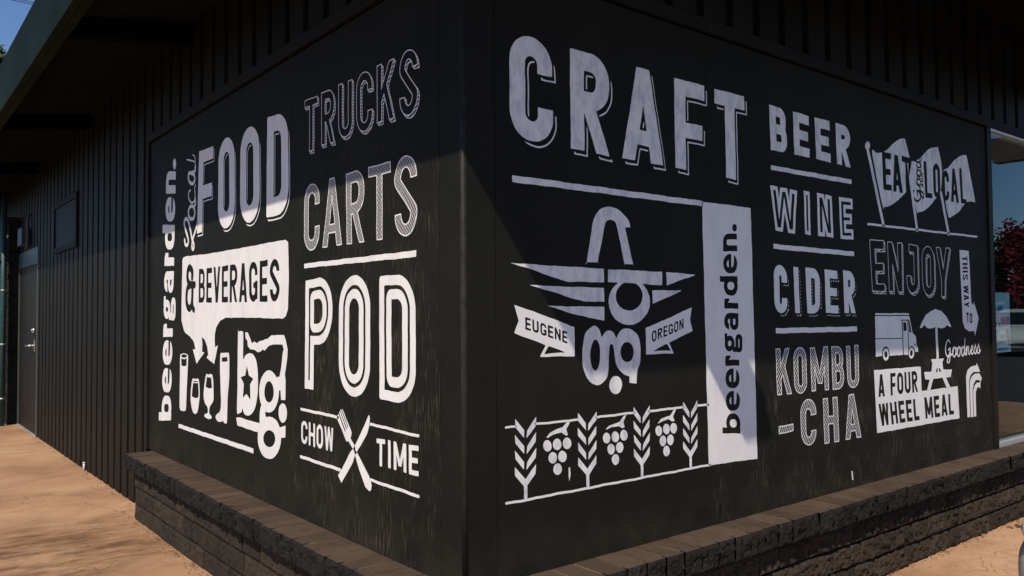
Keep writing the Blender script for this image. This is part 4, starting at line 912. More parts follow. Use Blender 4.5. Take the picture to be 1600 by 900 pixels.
('R', 'wheat_ear_picture', 'upright ear of wheat', [('+', ('poly', [(0.8371, 1.0097), (0.8388, 0.9784), (0.8789, 0.9384), (0.8783, 0.9655)])), ('+', ('poly', [(0.9351, 1.0099), (0.9324, 0.9754), (0.8896, 0.9355), (0.8919, 0.9626)])), ('+', ('poly', [(0.8368, 0.9543), (0.8386, 0.923), (0.8783, 0.8828), (0.8777, 0.9099)])), ('+', ('poly', [(0.934, 0.9539), (0.9313, 0.9195), (0.8888, 0.8798), (0.8911, 0.9069)])), ('+', ('poly', [(0.8366, 0.8989), (0.8383, 0.8676), (0.8777, 0.8272), (0.877, 0.8543)])), ('+', ('poly', [(0.9329, 0.8979), (0.9302, 0.8636), (0.8881, 0.8242), (0.8904, 0.8513)])), ('+', ('poly', [(0.8363, 0.8421), (0.8371, 0.8109), (0.8761, 0.7704), (0.8756, 0.7249), (0.8906, 0.7245), (0.8912, 0.77), (0.9296, 0.8063), (0.9317, 0.8407), (0.8839, 0.793)]))]),
('R', 'wheat_ear_picture', 'upright ear of wheat', [('+', ('poly', [(1.1449, 1.0072), (1.1464, 0.9758), (1.1863, 0.9361), (1.1857, 0.9633)])), ('+', ('poly', [(1.242, 1.0083), (1.2396, 0.9738), (1.197, 0.9333), (1.1992, 0.9605)])), ('+', ('poly', [(1.1442, 0.9515), (1.1458, 0.9201), (1.1857, 0.8804), (1.185, 0.9075)])), ('+', ('poly', [(1.2413, 0.9523), (1.2389, 0.9179), (1.1963, 0.8776), (1.1986, 0.9047)])), ('+', ('poly', [(1.1436, 0.8958), (1.1452, 0.8645), (1.1851, 0.8247), (1.1844, 0.8518)])), ('+', ('poly', [(1.2406, 0.8964), (1.2382, 0.862), (1.1957, 0.8219), (1.1979, 0.849)])), ('+', ('poly', [(1.143, 0.8388), (1.1436, 0.8075), (1.1834, 0.7677), (1.1829, 0.7221), (1.1984, 0.7221), (1.1989, 0.7677), (1.238, 0.8048), (1.2399, 0.8391), (1.1914, 0.7905)]))]),
('R', 'grape_bunch_picture', 'hanging bunch of six grapes', [('+', ('poly', [(0.3942, 0.9002), (0.3934, 0.8947), (0.3912, 0.8898), (0.3878, 0.8857), (0.3834, 0.8828), (0.3783, 0.8812), (0.3728, 0.8811), (0.3674, 0.8824), (0.3624, 0.8851), (0.3581, 0.889), (0.3549, 0.8938), (0.3528, 0.8991), (0.3522, 0.9047), (0.353, 0.9102), (0.3551, 0.9151), (0.3585, 0.9191), (0.3628, 0.9221), (0.3679, 0.9237), (0.3734, 0.9239), (0.3788, 0.9226), (0.3838, 0.9199), (0.3882, 0.916), (0.3915, 0.9113), (0.3935, 0.9059)])), ('+', ('poly', [(0.443, 0.9001), (0.4422, 0.8946), (0.44, 0.8896), (0.4365, 0.8854), (0.432, 0.8825), (0.4268, 0.8809), (0.4212, 0.8808), (0.4157, 0.8821), (0.4106, 0.8849), (0.4062, 0.8888), (0.4029, 0.8936), (0.4008, 0.899), (0.4002, 0.9046), (0.401, 0.9101), (0.4031, 0.9151), (0.4066, 0.9192), (0.411, 0.9222), (0.4162, 0.9238), (0.4218, 0.924), (0.4273, 0.9227), (0.4325, 0.92), (0.4369, 0.9161), (0.4402, 0.9112), (0.4423, 0.9058)])), ('+', ('poly', [(0.4937, 0.8999), (0.4929, 0.8943), (0.4906, 0.8892), (0.487, 0.8851), (0.4824, 0.8821), (0.4771, 0.8805), (0.4714, 0.8804), (0.4658, 0.8817), (0.4606, 0.8845), (0.4561, 0.8884), (0.4527, 0.8933), (0.4506, 0.8988), (0.45, 0.9045), (0.4508, 0.91), (0.453, 0.915), (0.4565, 0.9192), (0.4611, 0.9222), (0.4664, 0.9238), (0.472, 0.924), (0.4777, 0.9227), (0.483, 0.92), (0.4875, 0.916), (0.4909, 0.9111), (0.493, 0.9056)])), ('+', ('poly', [(0.42, 0.853), (0.4192, 0.8475), (0.417, 0.8425), (0.4135, 0.8385), (0.4091, 0.8356), (0.4039, 0.8341), (0.3984, 0.834), (0.3929, 0.8354), (0.3879, 0.8381), (0.3835, 0.8421), (0.3803, 0.8469), (0.3782, 0.8523), (0.3776, 0.8579), (0.3784, 0.8634), (0.3805, 0.8683), (0.3839, 0.8723), (0.3883, 0.8752), (0.3935, 0.8768), (0.399, 0.8769), (0.4044, 0.8756), (0.4095, 0.8728), (0.4139, 0.8689), (0.4173, 0.8641), (0.4193, 0.8586)])), ('+', ('poly', [(0.4684, 0.8525), (0.4676, 0.8469), (0.4654, 0.8419), (0.4618, 0.8378), (0.4573, 0.8349), (0.452, 0.8334), (0.4464, 0.8333), (0.4408, 0.8347), (0.4357, 0.8375), (0.4313, 0.8414), (0.4279, 0.8463), (0.4258, 0.8518), (0.4252, 0.8574), (0.426, 0.863), (0.4282, 0.8679), (0.4317, 0.872), (0.4362, 0.875), (0.4414, 0.8765), (0.447, 0.8767), (0.4526, 0.8753), (0.4578, 0.8725), (0.4623, 0.8686), (0.4657, 0.8637), (0.4678, 0.8582)])), ('+', ('poly', [(0.4443, 0.808), (0.4435, 0.8025), (0.4413, 0.7976), (0.4378, 0.7935), (0.4333, 0.7907), (0.4281, 0.7892), (0.4226, 0.7892), (0.417, 0.7906), (0.4119, 0.7934), (0.4076, 0.7974), (0.4042, 0.8023), (0.4022, 0.8077), (0.4015, 0.8134), (0.4023, 0.8188), (0.4045, 0.8238), (0.408, 0.8278), (0.4124, 0.8307), (0.4176, 0.8322), (0.4231, 0.8323), (0.4287, 0.8309), (0.4338, 0.8281), (0.4382, 0.8241), (0.4416, 0.8192), (0.4437, 0.8137)])), ('+', ('poly', [(0.3676, 0.9326), (0.3863, 0.9497), (0.4205, 0.9591), (0.4508, 0.9639), (0.4746, 0.983), (0.4905, 0.9829), (0.4698, 0.9544), (0.4783, 0.9324), (0.4678, 0.9309), (0.4445, 0.9453), (0.3989, 0.9402), (0.376, 0.9318)]))]),
('R', 'grape_bunch_picture', 'hanging bunch of six grapes', [('+', ('poly', [(0.7024, 0.8975), (0.7016, 0.892), (0.6994, 0.887), (0.6961, 0.8829), (0.6918, 0.8799), (0.6868, 0.8783), (0.6815, 0.8781), (0.6762, 0.8794), (0.6713, 0.8821), (0.6671, 0.8859), (0.664, 0.8906), (0.662, 0.896), (0.6614, 0.9016), (0.6622, 0.9071), (0.6643, 0.912), (0.6676, 0.9161), (0.6719, 0.9191), (0.6769, 0.9207), (0.6822, 0.921), (0.6875, 0.9197), (0.6924, 0.9171), (0.6966, 0.9133), (0.6998, 0.9085), (0.7018, 0.9031)])), ('+', ('poly', [(0.7509, 0.8987), (0.7501, 0.8931), (0.7479, 0.8881), (0.7445, 0.8839), (0.7401, 0.8809), (0.735, 0.8793), (0.7296, 0.8791), (0.7242, 0.8804), (0.7192, 0.8831), (0.715, 0.887), (0.7118, 0.8918), (0.7098, 0.8972), (0.7092, 0.9028), (0.71, 0.9083), (0.7121, 0.9133), (0.7155, 0.9175), (0.7199, 0.9205), (0.7249, 0.9222), (0.7303, 0.9224), (0.7357, 0.9211), (0.7407, 0.9185), (0.745, 0.9146), (0.7483, 0.9098), (0.7503, 0.9043)])), ('+', ('poly', [(0.8003, 0.8985), (0.7995, 0.8929), (0.7972, 0.8878), (0.7938, 0.8836), (0.7893, 0.8806), (0.7841, 0.879), (0.7786, 0.8788), (0.7731, 0.8801), (0.768, 0.8828), (0.7637, 0.8867), (0.7604, 0.8916), (0.7584, 0.897), (0.7578, 0.9027), (0.7586, 0.9083), (0.7608, 0.9133), (0.7643, 0.9175), (0.7687, 0.9206), (0.7739, 0.9222), (0.7794, 0.9225), (0.7849, 0.9212), (0.79, 0.9185), (0.7943, 0.9146), (0.7976, 0.9097), (0.7997, 0.9043)])), ('+', ('poly', [(0.7267, 0.8524), (0.7259, 0.8469), (0.7237, 0.8419), (0.7203, 0.8378), (0.716, 0.8349), (0.7109, 0.8333), (0.7056, 0.8332), (0.7003, 0.8345), (0.6953, 0.8372), (0.6911, 0.8411), (0.688, 0.8459), (0.686, 0.8513), (0.6854, 0.8569), (0.6862, 0.8624), (0.6883, 0.8673), (0.6917, 0.8714), (0.696, 0.8744), (0.701, 0.876), (0.7063, 0.8762), (0.7117, 0.8749), (0.7166, 0.8722), (0.7209, 0.8683), (0.7241, 0.8635), (0.7261, 0.8581)])), ('+', ('poly', [(0.7757, 0.8538), (0.7748, 0.8483), (0.7726, 0.8433), (0.7692, 0.8391), (0.7647, 0.8362), (0.7596, 0.8346), (0.7541, 0.8344), (0.7487, 0.8358), (0.7437, 0.8385), (0.7394, 0.8424), (0.7362, 0.8473), (0.7342, 0.8527), (0.7336, 0.8584), (0.7344, 0.8639), (0.7366, 0.8689), (0.74, 0.873), (0.7444, 0.876), (0.7495, 0.8777), (0.7549, 0.8778), (0.7604, 0.8765), (0.7654, 0.8738), (0.7697, 0.8699), (0.773, 0.865), (0.775, 0.8596)])), ('+', ('poly', [(0.7522, 0.8088), (0.7514, 0.8033), (0.7492, 0.7983), (0.7458, 0.7943), (0.7414, 0.7913), (0.7363, 0.7898), (0.7309, 0.7897), (0.7256, 0.7911), (0.7206, 0.7939), (0.7164, 0.7978), (0.7131, 0.8027), (0.7112, 0.8081), (0.7106, 0.8137), (0.7114, 0.8192), (0.7135, 0.8242), (0.7169, 0.8283), (0.7212, 0.8312), (0.7263, 0.8328), (0.7317, 0.8329), (0.7371, 0.8315), (0.7421, 0.8288), (0.7464, 0.8249), (0.7496, 0.82), (0.7516, 0.8145)])), ('+', ('poly', [(0.6757, 0.9316), (0.6941, 0.9467), (0.7309, 0.9535), (0.7553, 0.9561), (0.7774, 0.9767), (0.7953, 0.9807), (0.7769, 0.9528), (0.7845, 0.9316), (0.7696, 0.9295), (0.7502, 0.9409), (0.7113, 0.9404)]))]),
('R', 'grape_bunch_picture', 'hanging bunch of six grapes', [('+', ('poly', [(1.009, 0.8971), (1.0081, 0.8914), (1.0059, 0.8863), (1.0025, 0.8821), (0.9981, 0.879), (0.993, 0.8773), (0.9876, 0.8771), (0.9822, 0.8784), (0.9772, 0.8811), (0.973, 0.885), (0.9698, 0.8898), (0.9678, 0.8953), (0.9673, 0.9011), (0.9681, 0.9067), (0.9703, 0.9118), (0.9736, 0.916), (0.978, 0.9191), (0.9831, 0.9208), (0.9885, 0.9211), (0.9939, 0.9198), (0.9989, 0.9172), (1.0031, 0.9133), (1.0064, 0.9084), (1.0084, 0.9029)])), ('+', ('poly', [(1.0581, 0.8996), (1.0572, 0.8939), (1.055, 0.8887), (1.0515, 0.8844), (1.047, 0.8813), (1.0418, 0.8796), (1.0363, 0.8794), (1.0308, 0.8807), (1.0257, 0.8834), (1.0214, 0.8874), (1.0182, 0.8923), (1.0162, 0.8978), (1.0156, 0.9036), (1.0164, 0.9093), (1.0186, 0.9144), (1.0221, 0.9187), (1.0266, 0.9218), (1.0317, 0.9236), (1.0372, 0.9238), (1.0427, 0.9226), (1.0478, 0.9199), (1.0521, 0.9159), (1.0554, 0.911), (1.0575, 0.9054)])), ('+', ('poly', [(1.1046, 0.8988), (1.1038, 0.8931), (1.1015, 0.8879), (1.0979, 0.8835), (1.0933, 0.8804), (1.0881, 0.8787), (1.0824, 0.8785), (1.0769, 0.8798), (1.0717, 0.8825), (1.0674, 0.8865), (1.0641, 0.8914), (1.062, 0.897), (1.0614, 0.9029), (1.0623, 0.9086), (1.0646, 0.9138), (1.0681, 0.9181), (1.0726, 0.9212), (1.0778, 0.923), (1.0834, 0.9233), (1.089, 0.922), (1.0942, 0.9193), (1.0986, 0.9153), (1.102, 0.9103), (1.104, 0.9047)])), ('+', ('poly', [(1.034, 0.8524), (1.0332, 0.8467), (1.031, 0.8416), (1.0275, 0.8374), (1.0231, 0.8343), (1.0179, 0.8326), (1.0125, 0.8325), (1.007, 0.8338), (1.002, 0.8366), (0.9978, 0.8405), (0.9945, 0.8454), (0.9926, 0.851), (0.992, 0.8567), (0.9928, 0.8623), (0.995, 0.8674), (0.9984, 0.8717), (1.0028, 0.8747), (1.0079, 0.8764), (1.0134, 0.8766), (1.0188, 0.8754), (1.0239, 0.8726), (1.0282, 0.8687), (1.0314, 0.8637), (1.0334, 0.8582)])), ('+', ('poly', [(1.0824, 0.8524), (1.0816, 0.8467), (1.0793, 0.8415), (1.0758, 0.8373), (1.0712, 0.8342), (1.066, 0.8325), (1.0604, 0.8324), (1.0549, 0.8337), (1.0498, 0.8365), (1.0455, 0.8405), (1.0422, 0.8454), (1.0402, 0.851), (1.0396, 0.8568), (1.0404, 0.8625), (1.0427, 0.8676), (1.0462, 0.8719), (1.0507, 0.875), (1.0559, 0.8767), (1.0614, 0.8769), (1.0669, 0.8756), (1.0721, 0.8729), (1.0765, 0.8689), (1.0798, 0.8639), (1.0818, 0.8583)])), ('+', ('poly', [(1.0561, 0.8076), (1.0552, 0.802), (1.053, 0.7969), (1.0495, 0.7926), (1.045, 0.7896), (1.0398, 0.788), (1.0343, 0.7879), (1.0288, 0.7893), (1.0238, 0.792), (1.0195, 0.7961), (1.0162, 0.801), (1.0142, 0.8066), (1.0137, 0.8124), (1.0145, 0.818), (1.0167, 0.8231), (1.0202, 0.8273), (1.0246, 0.8303), (1.0297, 0.832), (1.0352, 0.8322), (1.0407, 0.8308), (1.0458, 0.8281), (1.0501, 0.8241), (1.0534, 0.8191), (1.0555, 0.8135)])), ('+', ('poly', [(0.9822, 0.9295), (1.0041, 0.9468), (1.04, 0.953), (1.062, 0.9548), (1.0813, 0.9763), (1.1014, 0.9798), (1.0807, 0.951), (1.0914, 0.9305), (1.0725, 0.93), (1.0507, 0.942), (1.0125, 0.9353)]))]),
('R', 'painted_word', 'the word BEER in solid white capitals', [('+', ('glyphs', 'solid', 0.36, [('B', [(1.8238, 2.3965), (1.9682, 2.3944), (1.9735, 2.1764), (1.8306, 2.1755)]), ('E', [(2.0283, 2.3942), (2.1728, 2.3927), (2.1745, 2.1769), (2.0355, 2.1786)]), ('E', [(2.227, 2.3943), (2.3724, 2.3938), (2.3761, 2.1739), (2.2366, 2.1798)]), ('R', [(2.432, 2.3946), (2.5779, 2.3929), (2.5815, 2.1687), (2.4399, 2.1744)])]))]),
('R', 'painted_rule', 'white rule under BEER', [('+', ('poly', [(1.8282, 2.1007), (2.5854, 2.1048), (2.5843, 2.08), (1.8293, 2.0787)]))]),
('R', 'painted_word', 'the word WINE in capitals split by a black inline', [('+', ('glyphs', 'inline2', 0.46, [('W', [(1.8183, 2.0033), (2.0551, 1.9964), (2.0566, 1.7763), (1.8285, 1.7857)]), ('I', [(2.1132, 2.0038), (2.1662, 2.0022), (2.1696, 1.7784), (2.1184, 1.7819)]), ('N', [(2.2358, 2.002), (2.3794, 1.9982), (2.387, 1.7773), (2.2393, 1.7801)]), ('E', [(2.4515, 1.9989), (2.5896, 1.9994), (2.5932, 1.777), (2.4593, 1.7767)])]))]),
('R', 'painted_rule', 'white rule under WINE', [('+', ('poly', [(1.8384, 1.7181), (2.5949, 1.7132), (2.5938, 1.6884), (1.8394, 1.6941)]))]),
('R', 'painted_word', 'the word CIDER in white capitals with a dotted shadow', [('+', ('glyphs', 'dots', 0.38, [('C', [(1.8338, 1.6197), (1.9499, 1.6145), (1.946, 1.379), (1.8397, 1.3885)]), ('I', [(2.0077, 1.614), (2.0501, 1.6119), (2.0563, 1.3807), (2.0138, 1.3832)]), ('D', [(2.1139, 1.6127), (2.2473, 1.6073), (2.243, 1.3785), (2.1244, 1.3815)]), ('E', [(2.2931, 1.6086), (2.418, 1.6026), (2.4226, 1.3787), (2.2998, 1.3817)]), ('R', [(2.4779, 1.6091), (2.5954, 1.6025), (2.5977, 1.3765), (2.4825, 1.3808)])]))]),
('R', 'painted_rule', 'white rule under CIDER', [('+', ('poly', [(1.8448, 1.3103), (2.6091, 1.3061), (2.608, 1.2789), (1.8459, 1.285)]))]),
('R', 'painted_word', 'the letters KOMBU in hatched capitals', [('+', ('glyphs', 'hatch2', 0.33, [('K', [(1.8397, 1.2105), (1.9601, 1.2122), (1.9721, 0.9837), (1.8476, 0.9856)]), ('O', [(1.9899, 1.2112), (2.1058, 1.2132), (2.1079, 0.9825), (1.9959, 0.981)]), ('M', [(2.1431, 1.2075), (2.3107, 1.2092), (2.3129, 0.983), (2.1496, 0.9843)]), ('B', [(2.3438, 1.2058), (2.4615, 1.207), (2.4638, 0.9805), (2.3505, 0.9806)]), ('U', [(2.4915, 1.2049), (2.6194, 1.2071), (2.6192, 0.9781), (2.4983, 0.9759)])]))]),
('R', 'painted_word', 'the letters -CHA in hatched capitals', [('+', ('glyphs', 'hatch2', 0.33, [('#', [(1.8542, 0.8375), (1.979, 0.8382), (1.9798, 0.8014), (1.8549, 0.7992)]), ('C', [(2.0411, 0.9486), (2.1885, 0.9518), (2.184, 0.7174), (2.0512, 0.718)]), ('H', [(2.2524, 0.9426), (2.3939, 0.9433), (2.4025, 0.7074), (2.2609, 0.7093)]), ('A', [(2.4577, 0.9449), (2.6154, 0.9463), (2.6291, 0.7059), (2.4665, 0.7091)])]))]),
('R', 'flag_picture', 'flag with the word EAT cut out of it', [('+', ('smooth', [(2.8177, 2.2743), (2.8721, 2.2847), (2.9313, 2.2943), (2.9922, 2.3201), (3.0758, 2.3704), (3.1604, 2.4028), (3.2072, 2.4089), (3.2167, 2.402), (3.2619, 2.3065), (3.2815, 2.2663), (3.2088, 2.1023), (3.1982, 2.0878), (3.1148, 2.0403), (3.024, 1.9998), (2.9432, 1.9837), (2.9212, 1.9917)])), ('-', ('glyphs', 'solid', 0.36, [('E', [(2.9289, 2.2993), (3.0344, 2.302), (3.0348, 2.0833), (2.9346, 2.0828)]), ('A', [(3.0424, 2.2997), (3.1485, 2.3021), (3.1697, 2.0819), (3.051, 2.0815)]), ('T', [(3.1625, 2.3038), (3.2861, 2.3011), (3.2894, 2.0822), (3.1655, 2.0816)])])), ('-', ('word', 'script', 0.11, 'Good', [(3.2909, 2.0276), (3.315, 2.2975), (3.4039, 2.3077), (3.4015, 2.0364)])), ('+', ('line', [(2.7678, 2.2927), (2.9277, 1.8783)], 0.0284)), ('+', ('poly', [(2.7954, 2.3166), (2.7941, 2.3102), (2.7911, 2.3039), (2.7864, 2.2983), (2.7804, 2.2937), (2.7736, 2.2904), (2.7663, 2.2887), (2.7592, 2.2886), (2.7526, 2.2903), (2.747, 2.2934), (2.7429, 2.298), (2.7404, 2.3035), (2.7397, 2.3097), (2.7409, 2.3161), (2.7439, 2.3223), (2.7486, 2.328), (2.7545, 2.3326), (2.7613, 2.3359), (2.7685, 2.3376), (2.7757, 2.3377), (2.7823, 2.3361), (2.7879, 2.333), (2.7922, 2.3285), (2.7947, 2.3229)]))]),
('R', 'flag_picture', 'flag lettered Good AND beside the start of LOCAL', [('+', ('smooth', [(3.2407, 2.255), (3.2969, 2.2852), (3.371, 2.3039), (3.4322, 2.3354), (3.487, 2.3699), (3.5577, 2.3998), (3.6365, 2.4117), (3.6489, 2.406), (3.6929, 2.2829), (3.6635, 2.1289), (3.5868, 2.0809), (3.5225, 2.0389), (3.4292, 1.9968), (3.3572, 1.9832), (3.3328, 1.9931)])), ('-', ('glyphs', 'solid', 0.36, [('L', [(3.4426, 2.3037), (3.5446, 2.3024), (3.5511, 2.0822), (3.4563, 2.0812)]), ('O', [(3.5649, 2.3061), (3.6624, 2.3084), (3.6662, 2.0932), (3.5716, 2.0889)]), ('C', [(3.6923, 2.272), (3.7899, 2.2786), (3.7869, 2.0851), (3.7009, 2.0853)]), ('A', [(3.8159, 2.3019), (3.9077, 2.3021), (3.9285, 2.0841), (3.8115, 2.085)]), ('L', [(3.9456, 2.3136), (4.037, 2.3159), (4.0456, 2.0875), (3.9593, 2.0866)])])), ('-', ('glyphs', 'solid', 0.36, [('E', [(2.9289, 2.2993), (3.0344, 2.302), (3.0348, 2.0833), (2.9346, 2.0828)]), ('A', [(3.0424, 2.2997), (3.1485, 2.3021), (3.1697, 2.0819), (3.051, 2.0815)]), ('T', [(3.1625, 2.3038), (3.2861, 2.3011), (3.2894, 2.0822), (3.1655, 2.0816)])])), ('-', ('word', 'script', 0.11, 'Good', [(3.2909, 2.0276), (3.315, 2.2975), (3.4039, 2.3077), (3.4015, 2.0364)])), ('-', ('word', 'solid', 0.3, 'AND', [(3.4053, 2.1374), (3.4071, 2.2279), (3.4342, 2.2308), (3.4339, 2.14)])), ('-', ('line', [(3.4122, 2.3239), (3.4077, 2.2384)], 0.0075)), ('+', ('line', [(3.245, 2.2554), (3.337, 1.8766)], 0.0292))]),
('R', 'flag_picture', 'flag with the end of LOCAL cut out of it', [('+', ('smooth', [(3.7042, 2.2552), (3.7828, 2.2983), (3.8601, 2.3486), (3.9467, 2.3882), (4.0253, 2.4086), (4.055, 2.4106), (4.0651, 2.4042), (4.1214, 2.2603), (4.1786, 2.1194), (4.1566, 2.1115), (4.0534, 2.1016), (3.9964, 2.0761), (3.9164, 2.024), (3.8225, 1.9909), (3.7697, 1.9872), (3.7303, 2.0914)])), ('-', ('glyphs', 'solid', 0.36, [('L', [(3.4426, 2.3037), (3.5446, 2.3024), (3.5511, 2.0822), (3.4563, 2.0812)]), ('O', [(3.5649, 2.3061), (3.6624, 2.3084), (3.6662, 2.0932), (3.5716, 2.0889)]), ('C', [(3.6923, 2.272), (3.7899, 2.2786), (3.7869, 2.0851), (3.7009, 2.0853)]), ('A', [(3.8159, 2.3019), (3.9077, 2.3021), (3.9285, 2.0841), (3.8115, 2.085)]), ('L', [(3.9456, 2.3136), (4.037, 2.3159), (4.0456, 2.0875), (3.9593, 2.0866)])])), ('+', ('line', [(3.6729, 2.1261), (3.7634, 1.8781)], 0.0323))]),
('R', 'painted_rule', 'thin white rule under the flags', [('+', ('line', [(2.7509, 1.8736), (4.192, 1.8803)], 0.0127))]),
('R', 'painted_word', 'the word ENJOY in thin outlined capitals with hatched sides', [('+', ('glyphs', 'block2', 0.33, [('E', [(2.7648, 1.7892), (2.9283, 1.7906), (2.9283, 1.499), (2.7822, 1.4991)]), ('N', [(2.9664, 1.788), (3.1421, 1.7877), (3.1372, 1.4978), (2.9764, 1.4987)]), ('J', [(3.1903, 1.7882), (3.3381, 1.7822), (3.3381, 1.4929), (3.1899, 1.4914)]), ('O', [(3.3888, 1.7823), (3.5536, 1.7851), (3.558, 1.4806), (3.3912, 1.4816)]), ('Y', [(3.5823, 1.784), (3.78, 1.7857), (3.7562, 1.4723), (3.5814, 1.4784)])]))]),
('R', 'arrow_sign_picture', 'white pointing sign lettered THIS WAY TO', [('+', ('poly', [(3.9172, 1.7808), (4.0573, 1.7785), (4.0784, 1.4352), (4.1123, 1.4226), (4.1139, 1.4479), (4.1853, 1.3376), (4.1195, 1.2202), (4.1117, 1.254), (4.0229, 1.2536), (3.9659, 1.2733), (3.9397, 1.3151)])), ('-', ('word', 'solid', 0.32, 'THIS WAY', [(4.0334, 1.7451), (4.0442, 1.41), (3.9659, 1.4101), (3.952, 1.742)])), ('-', ('word', 'solid', 0.34, 'TO', [(3.9919, 1.3765), (4.0864, 1.372), (4.0821, 1.3043), (3.9971, 1.3094)]))]),
('R', 'food_truck_picture', 'white food truck with two wheels', [('+', ('poly', [(2.8115, 1.3771), (3.2098, 1.375), (3.2093, 1.3658), (2.811, 1.3672)])), ('+', ('poly', [(2.8084, 1.3613), (3.2134, 1.359), (3.2465, 1.2578), (3.2877, 1.2371), (3.2963, 1.1777), (3.3123, 1.1709), (3.31, 1.1435), (3.2712, 1.1461), (3.2625, 1.1514), (3.1886, 1.1311), (3.1345, 1.1331), (3.1234, 1.1348), (2.9708, 1.134), (2.8808, 1.1382), (2.806, 1.1347)])), ('-', ('line', [(2.801, 1.2346), (3.1169, 1.2299)], 0.0048)), ('-', ('line', [(3.1204, 1.3357), (3.1293, 1.1312)], 0.0104)), ('-', ('line', [(3.1901, 1.335), (3.1933, 1.1705)], 0.0096)), ('-', ('line', [(3.1168, 1.3341), (3.1919, 1.3341)], 0.0058)), ('-', ('poly', [(3.1327, 1.3223), (3.1718, 1.3202), (3.1737, 1.271), (3.1345, 1.2709)])), ('-', ('poly', [(3.1974, 1.3395), (3.2122, 1.3352), (3.2334, 1.2623), (3.2041, 1.2629)])), ('-', ('poly', [(3.2815, 1.1866), (3.281, 1.1842), (3.2801, 1.182), (3.2787, 1.1802), (3.277, 1.1787), (3.275, 1.1779), (3.2729, 1.1776), (3.2708, 1.178), (3.2689, 1.179), (3.2673, 1.1805), (3.2661, 1.1825), (3.2654, 1.1847), (3.2653, 1.1871), (3.2657, 1.1895), (3.2666, 1.1917), (3.268, 1.1936), (3.2697, 1.195), (3.2717, 1.1959), (3.2738, 1.1961), (3.2759, 1.1958), (3.2778, 1.1948), (3.2794, 1.1933), (3.2806, 1.1913), (3.2813, 1.189)])), ('-', ('poly', [(2.9638, 1.1435), (2.9617, 1.1325), (2.9568, 1.1224), (2.9493, 1.1139), (2.9398, 1.1075), (2.9289, 1.1037), (2.9174, 1.1027), (2.906, 1.1046), (2.8956, 1.1093), (2.8869, 1.1164), (2.8804, 1.1254), (2.8765, 1.1358), (2.8755, 1.1468), (2.8775, 1.1577), (2.8823, 1.1677), (2.8897, 1.1763), (2.8991, 1.1827), (2.9099, 1.1866), (2.9214, 1.1877), (2.9327, 1.1859), (2.9432, 1.1813), (2.9521, 1.1742), (2.9588, 1.1651), (2.9628, 1.1547)])), ('+', ('poly', [(2.9554, 1.141), (2.9537, 1.1319), (2.9498, 1.1235), (2.9438, 1.1164), (2.9362, 1.1111), (2.9275, 1.1079), (2.9184, 1.1071), (2.9094, 1.1087), (2.9011, 1.1125), (2.8941, 1.1184), (2.8889, 1.1259), (2.8858, 1.1345), (2.8851, 1.1436), (2.8867, 1.1527), (2.8905, 1.1611), (2.8964, 1.1681), (2.9039, 1.1735), (2.9126, 1.1767), (2.9217, 1.1776), (2.9308, 1.1761), (2.9391, 1.1723), (2.9462, 1.1665), (2.9515, 1.1589), (2.9546, 1.1502)])), ('-', ('poly', [(2.9381, 1.1417), (2.9372, 1.1369), (2.9352, 1.1325), (2.9322, 1.1288), (2.9283, 1.126), (2.9239, 1.1243), (2.9192, 1.1239), (2.9146, 1.1247), (2.9103, 1.1267), (2.9067, 1.1298), (2.9041, 1.1337), (2.9025, 1.1382), (2.9021, 1.143), (2.9029, 1.1478), (2.9049, 1.1521), (2.908, 1.1558), (2.9118, 1.1586), (2.9162, 1.1603), (2.9209, 1.1608), (2.9255, 1.16), (2.9298, 1.158), (2.9334, 1.1549), (2.9361, 1.151), (2.9377, 1.1465)])), ('-', ('poly', [(3.2736, 1.1393), (3.2715, 1.1289), (3.2665, 1.1193), (3.259, 1.1113), (3.2494, 1.1052), (3.2385, 1.1017), (3.2269, 1.1008), (3.2155, 1.1026), (3.205, 1.107), (3.1962, 1.1138), (3.1897, 1.1223), (3.1858, 1.1321), (3.1848, 1.1425), (3.1868, 1.1527), (3.1917, 1.1622), (3.1991, 1.1703), (3.2086, 1.1763), (3.2194, 1.18), (3.231, 1.181), (3.2424, 1.1793), (3.253, 1.1749), (3.2619, 1.1682), (3.2686, 1.1596), (3.2726, 1.1498)])), ('+', ('poly', [(3.2619, 1.1388), (3.2603, 1.1304), (3.2564, 1.1227), (3.2505, 1.1161), (3.243, 1.1112), (3.2345, 1.1083), (3.2255, 1.1075), (3.2166, 1.109), (3.2084, 1.1126), (3.2016, 1.118), (3.1964, 1.1249), (3.1934, 1.1329), (3.1927, 1.1413), (3.1943, 1.1497), (3.1981, 1.1574), (3.2039, 1.164), (3.2113, 1.1689), (3.2198, 1.1719), (3.2288, 1.1727), (3.2377, 1.1713), (3.2459, 1.1678), (3.2529, 1.1623), (3.2581, 1.1554), (3.2611, 1.1474)])), ('-', ('poly', [(3.244, 1.1386), (3.2432, 1.1341), (3.2413, 1.1299), (3.2384, 1.1264), (3.2347, 1.1237), (3.2306, 1.1221), (3.2262, 1.1217), (3.2218, 1.1225), (3.2179, 1.1244), (3.2145, 1.1273), (3.2121, 1.131), (3.2106, 1.1353), (3.2103, 1.1399), (3.2111, 1.1444), (3.2129, 1.1485), (3.2158, 1.1521), (3.2194, 1.1547), (3.2236, 1.1564), (3.228, 1.1568), (3.2323, 1.1561), (3.2363, 1.1542), (3.2397, 1.1513), (3.2422, 1.1475), (3.2436, 1.1432)]))]),
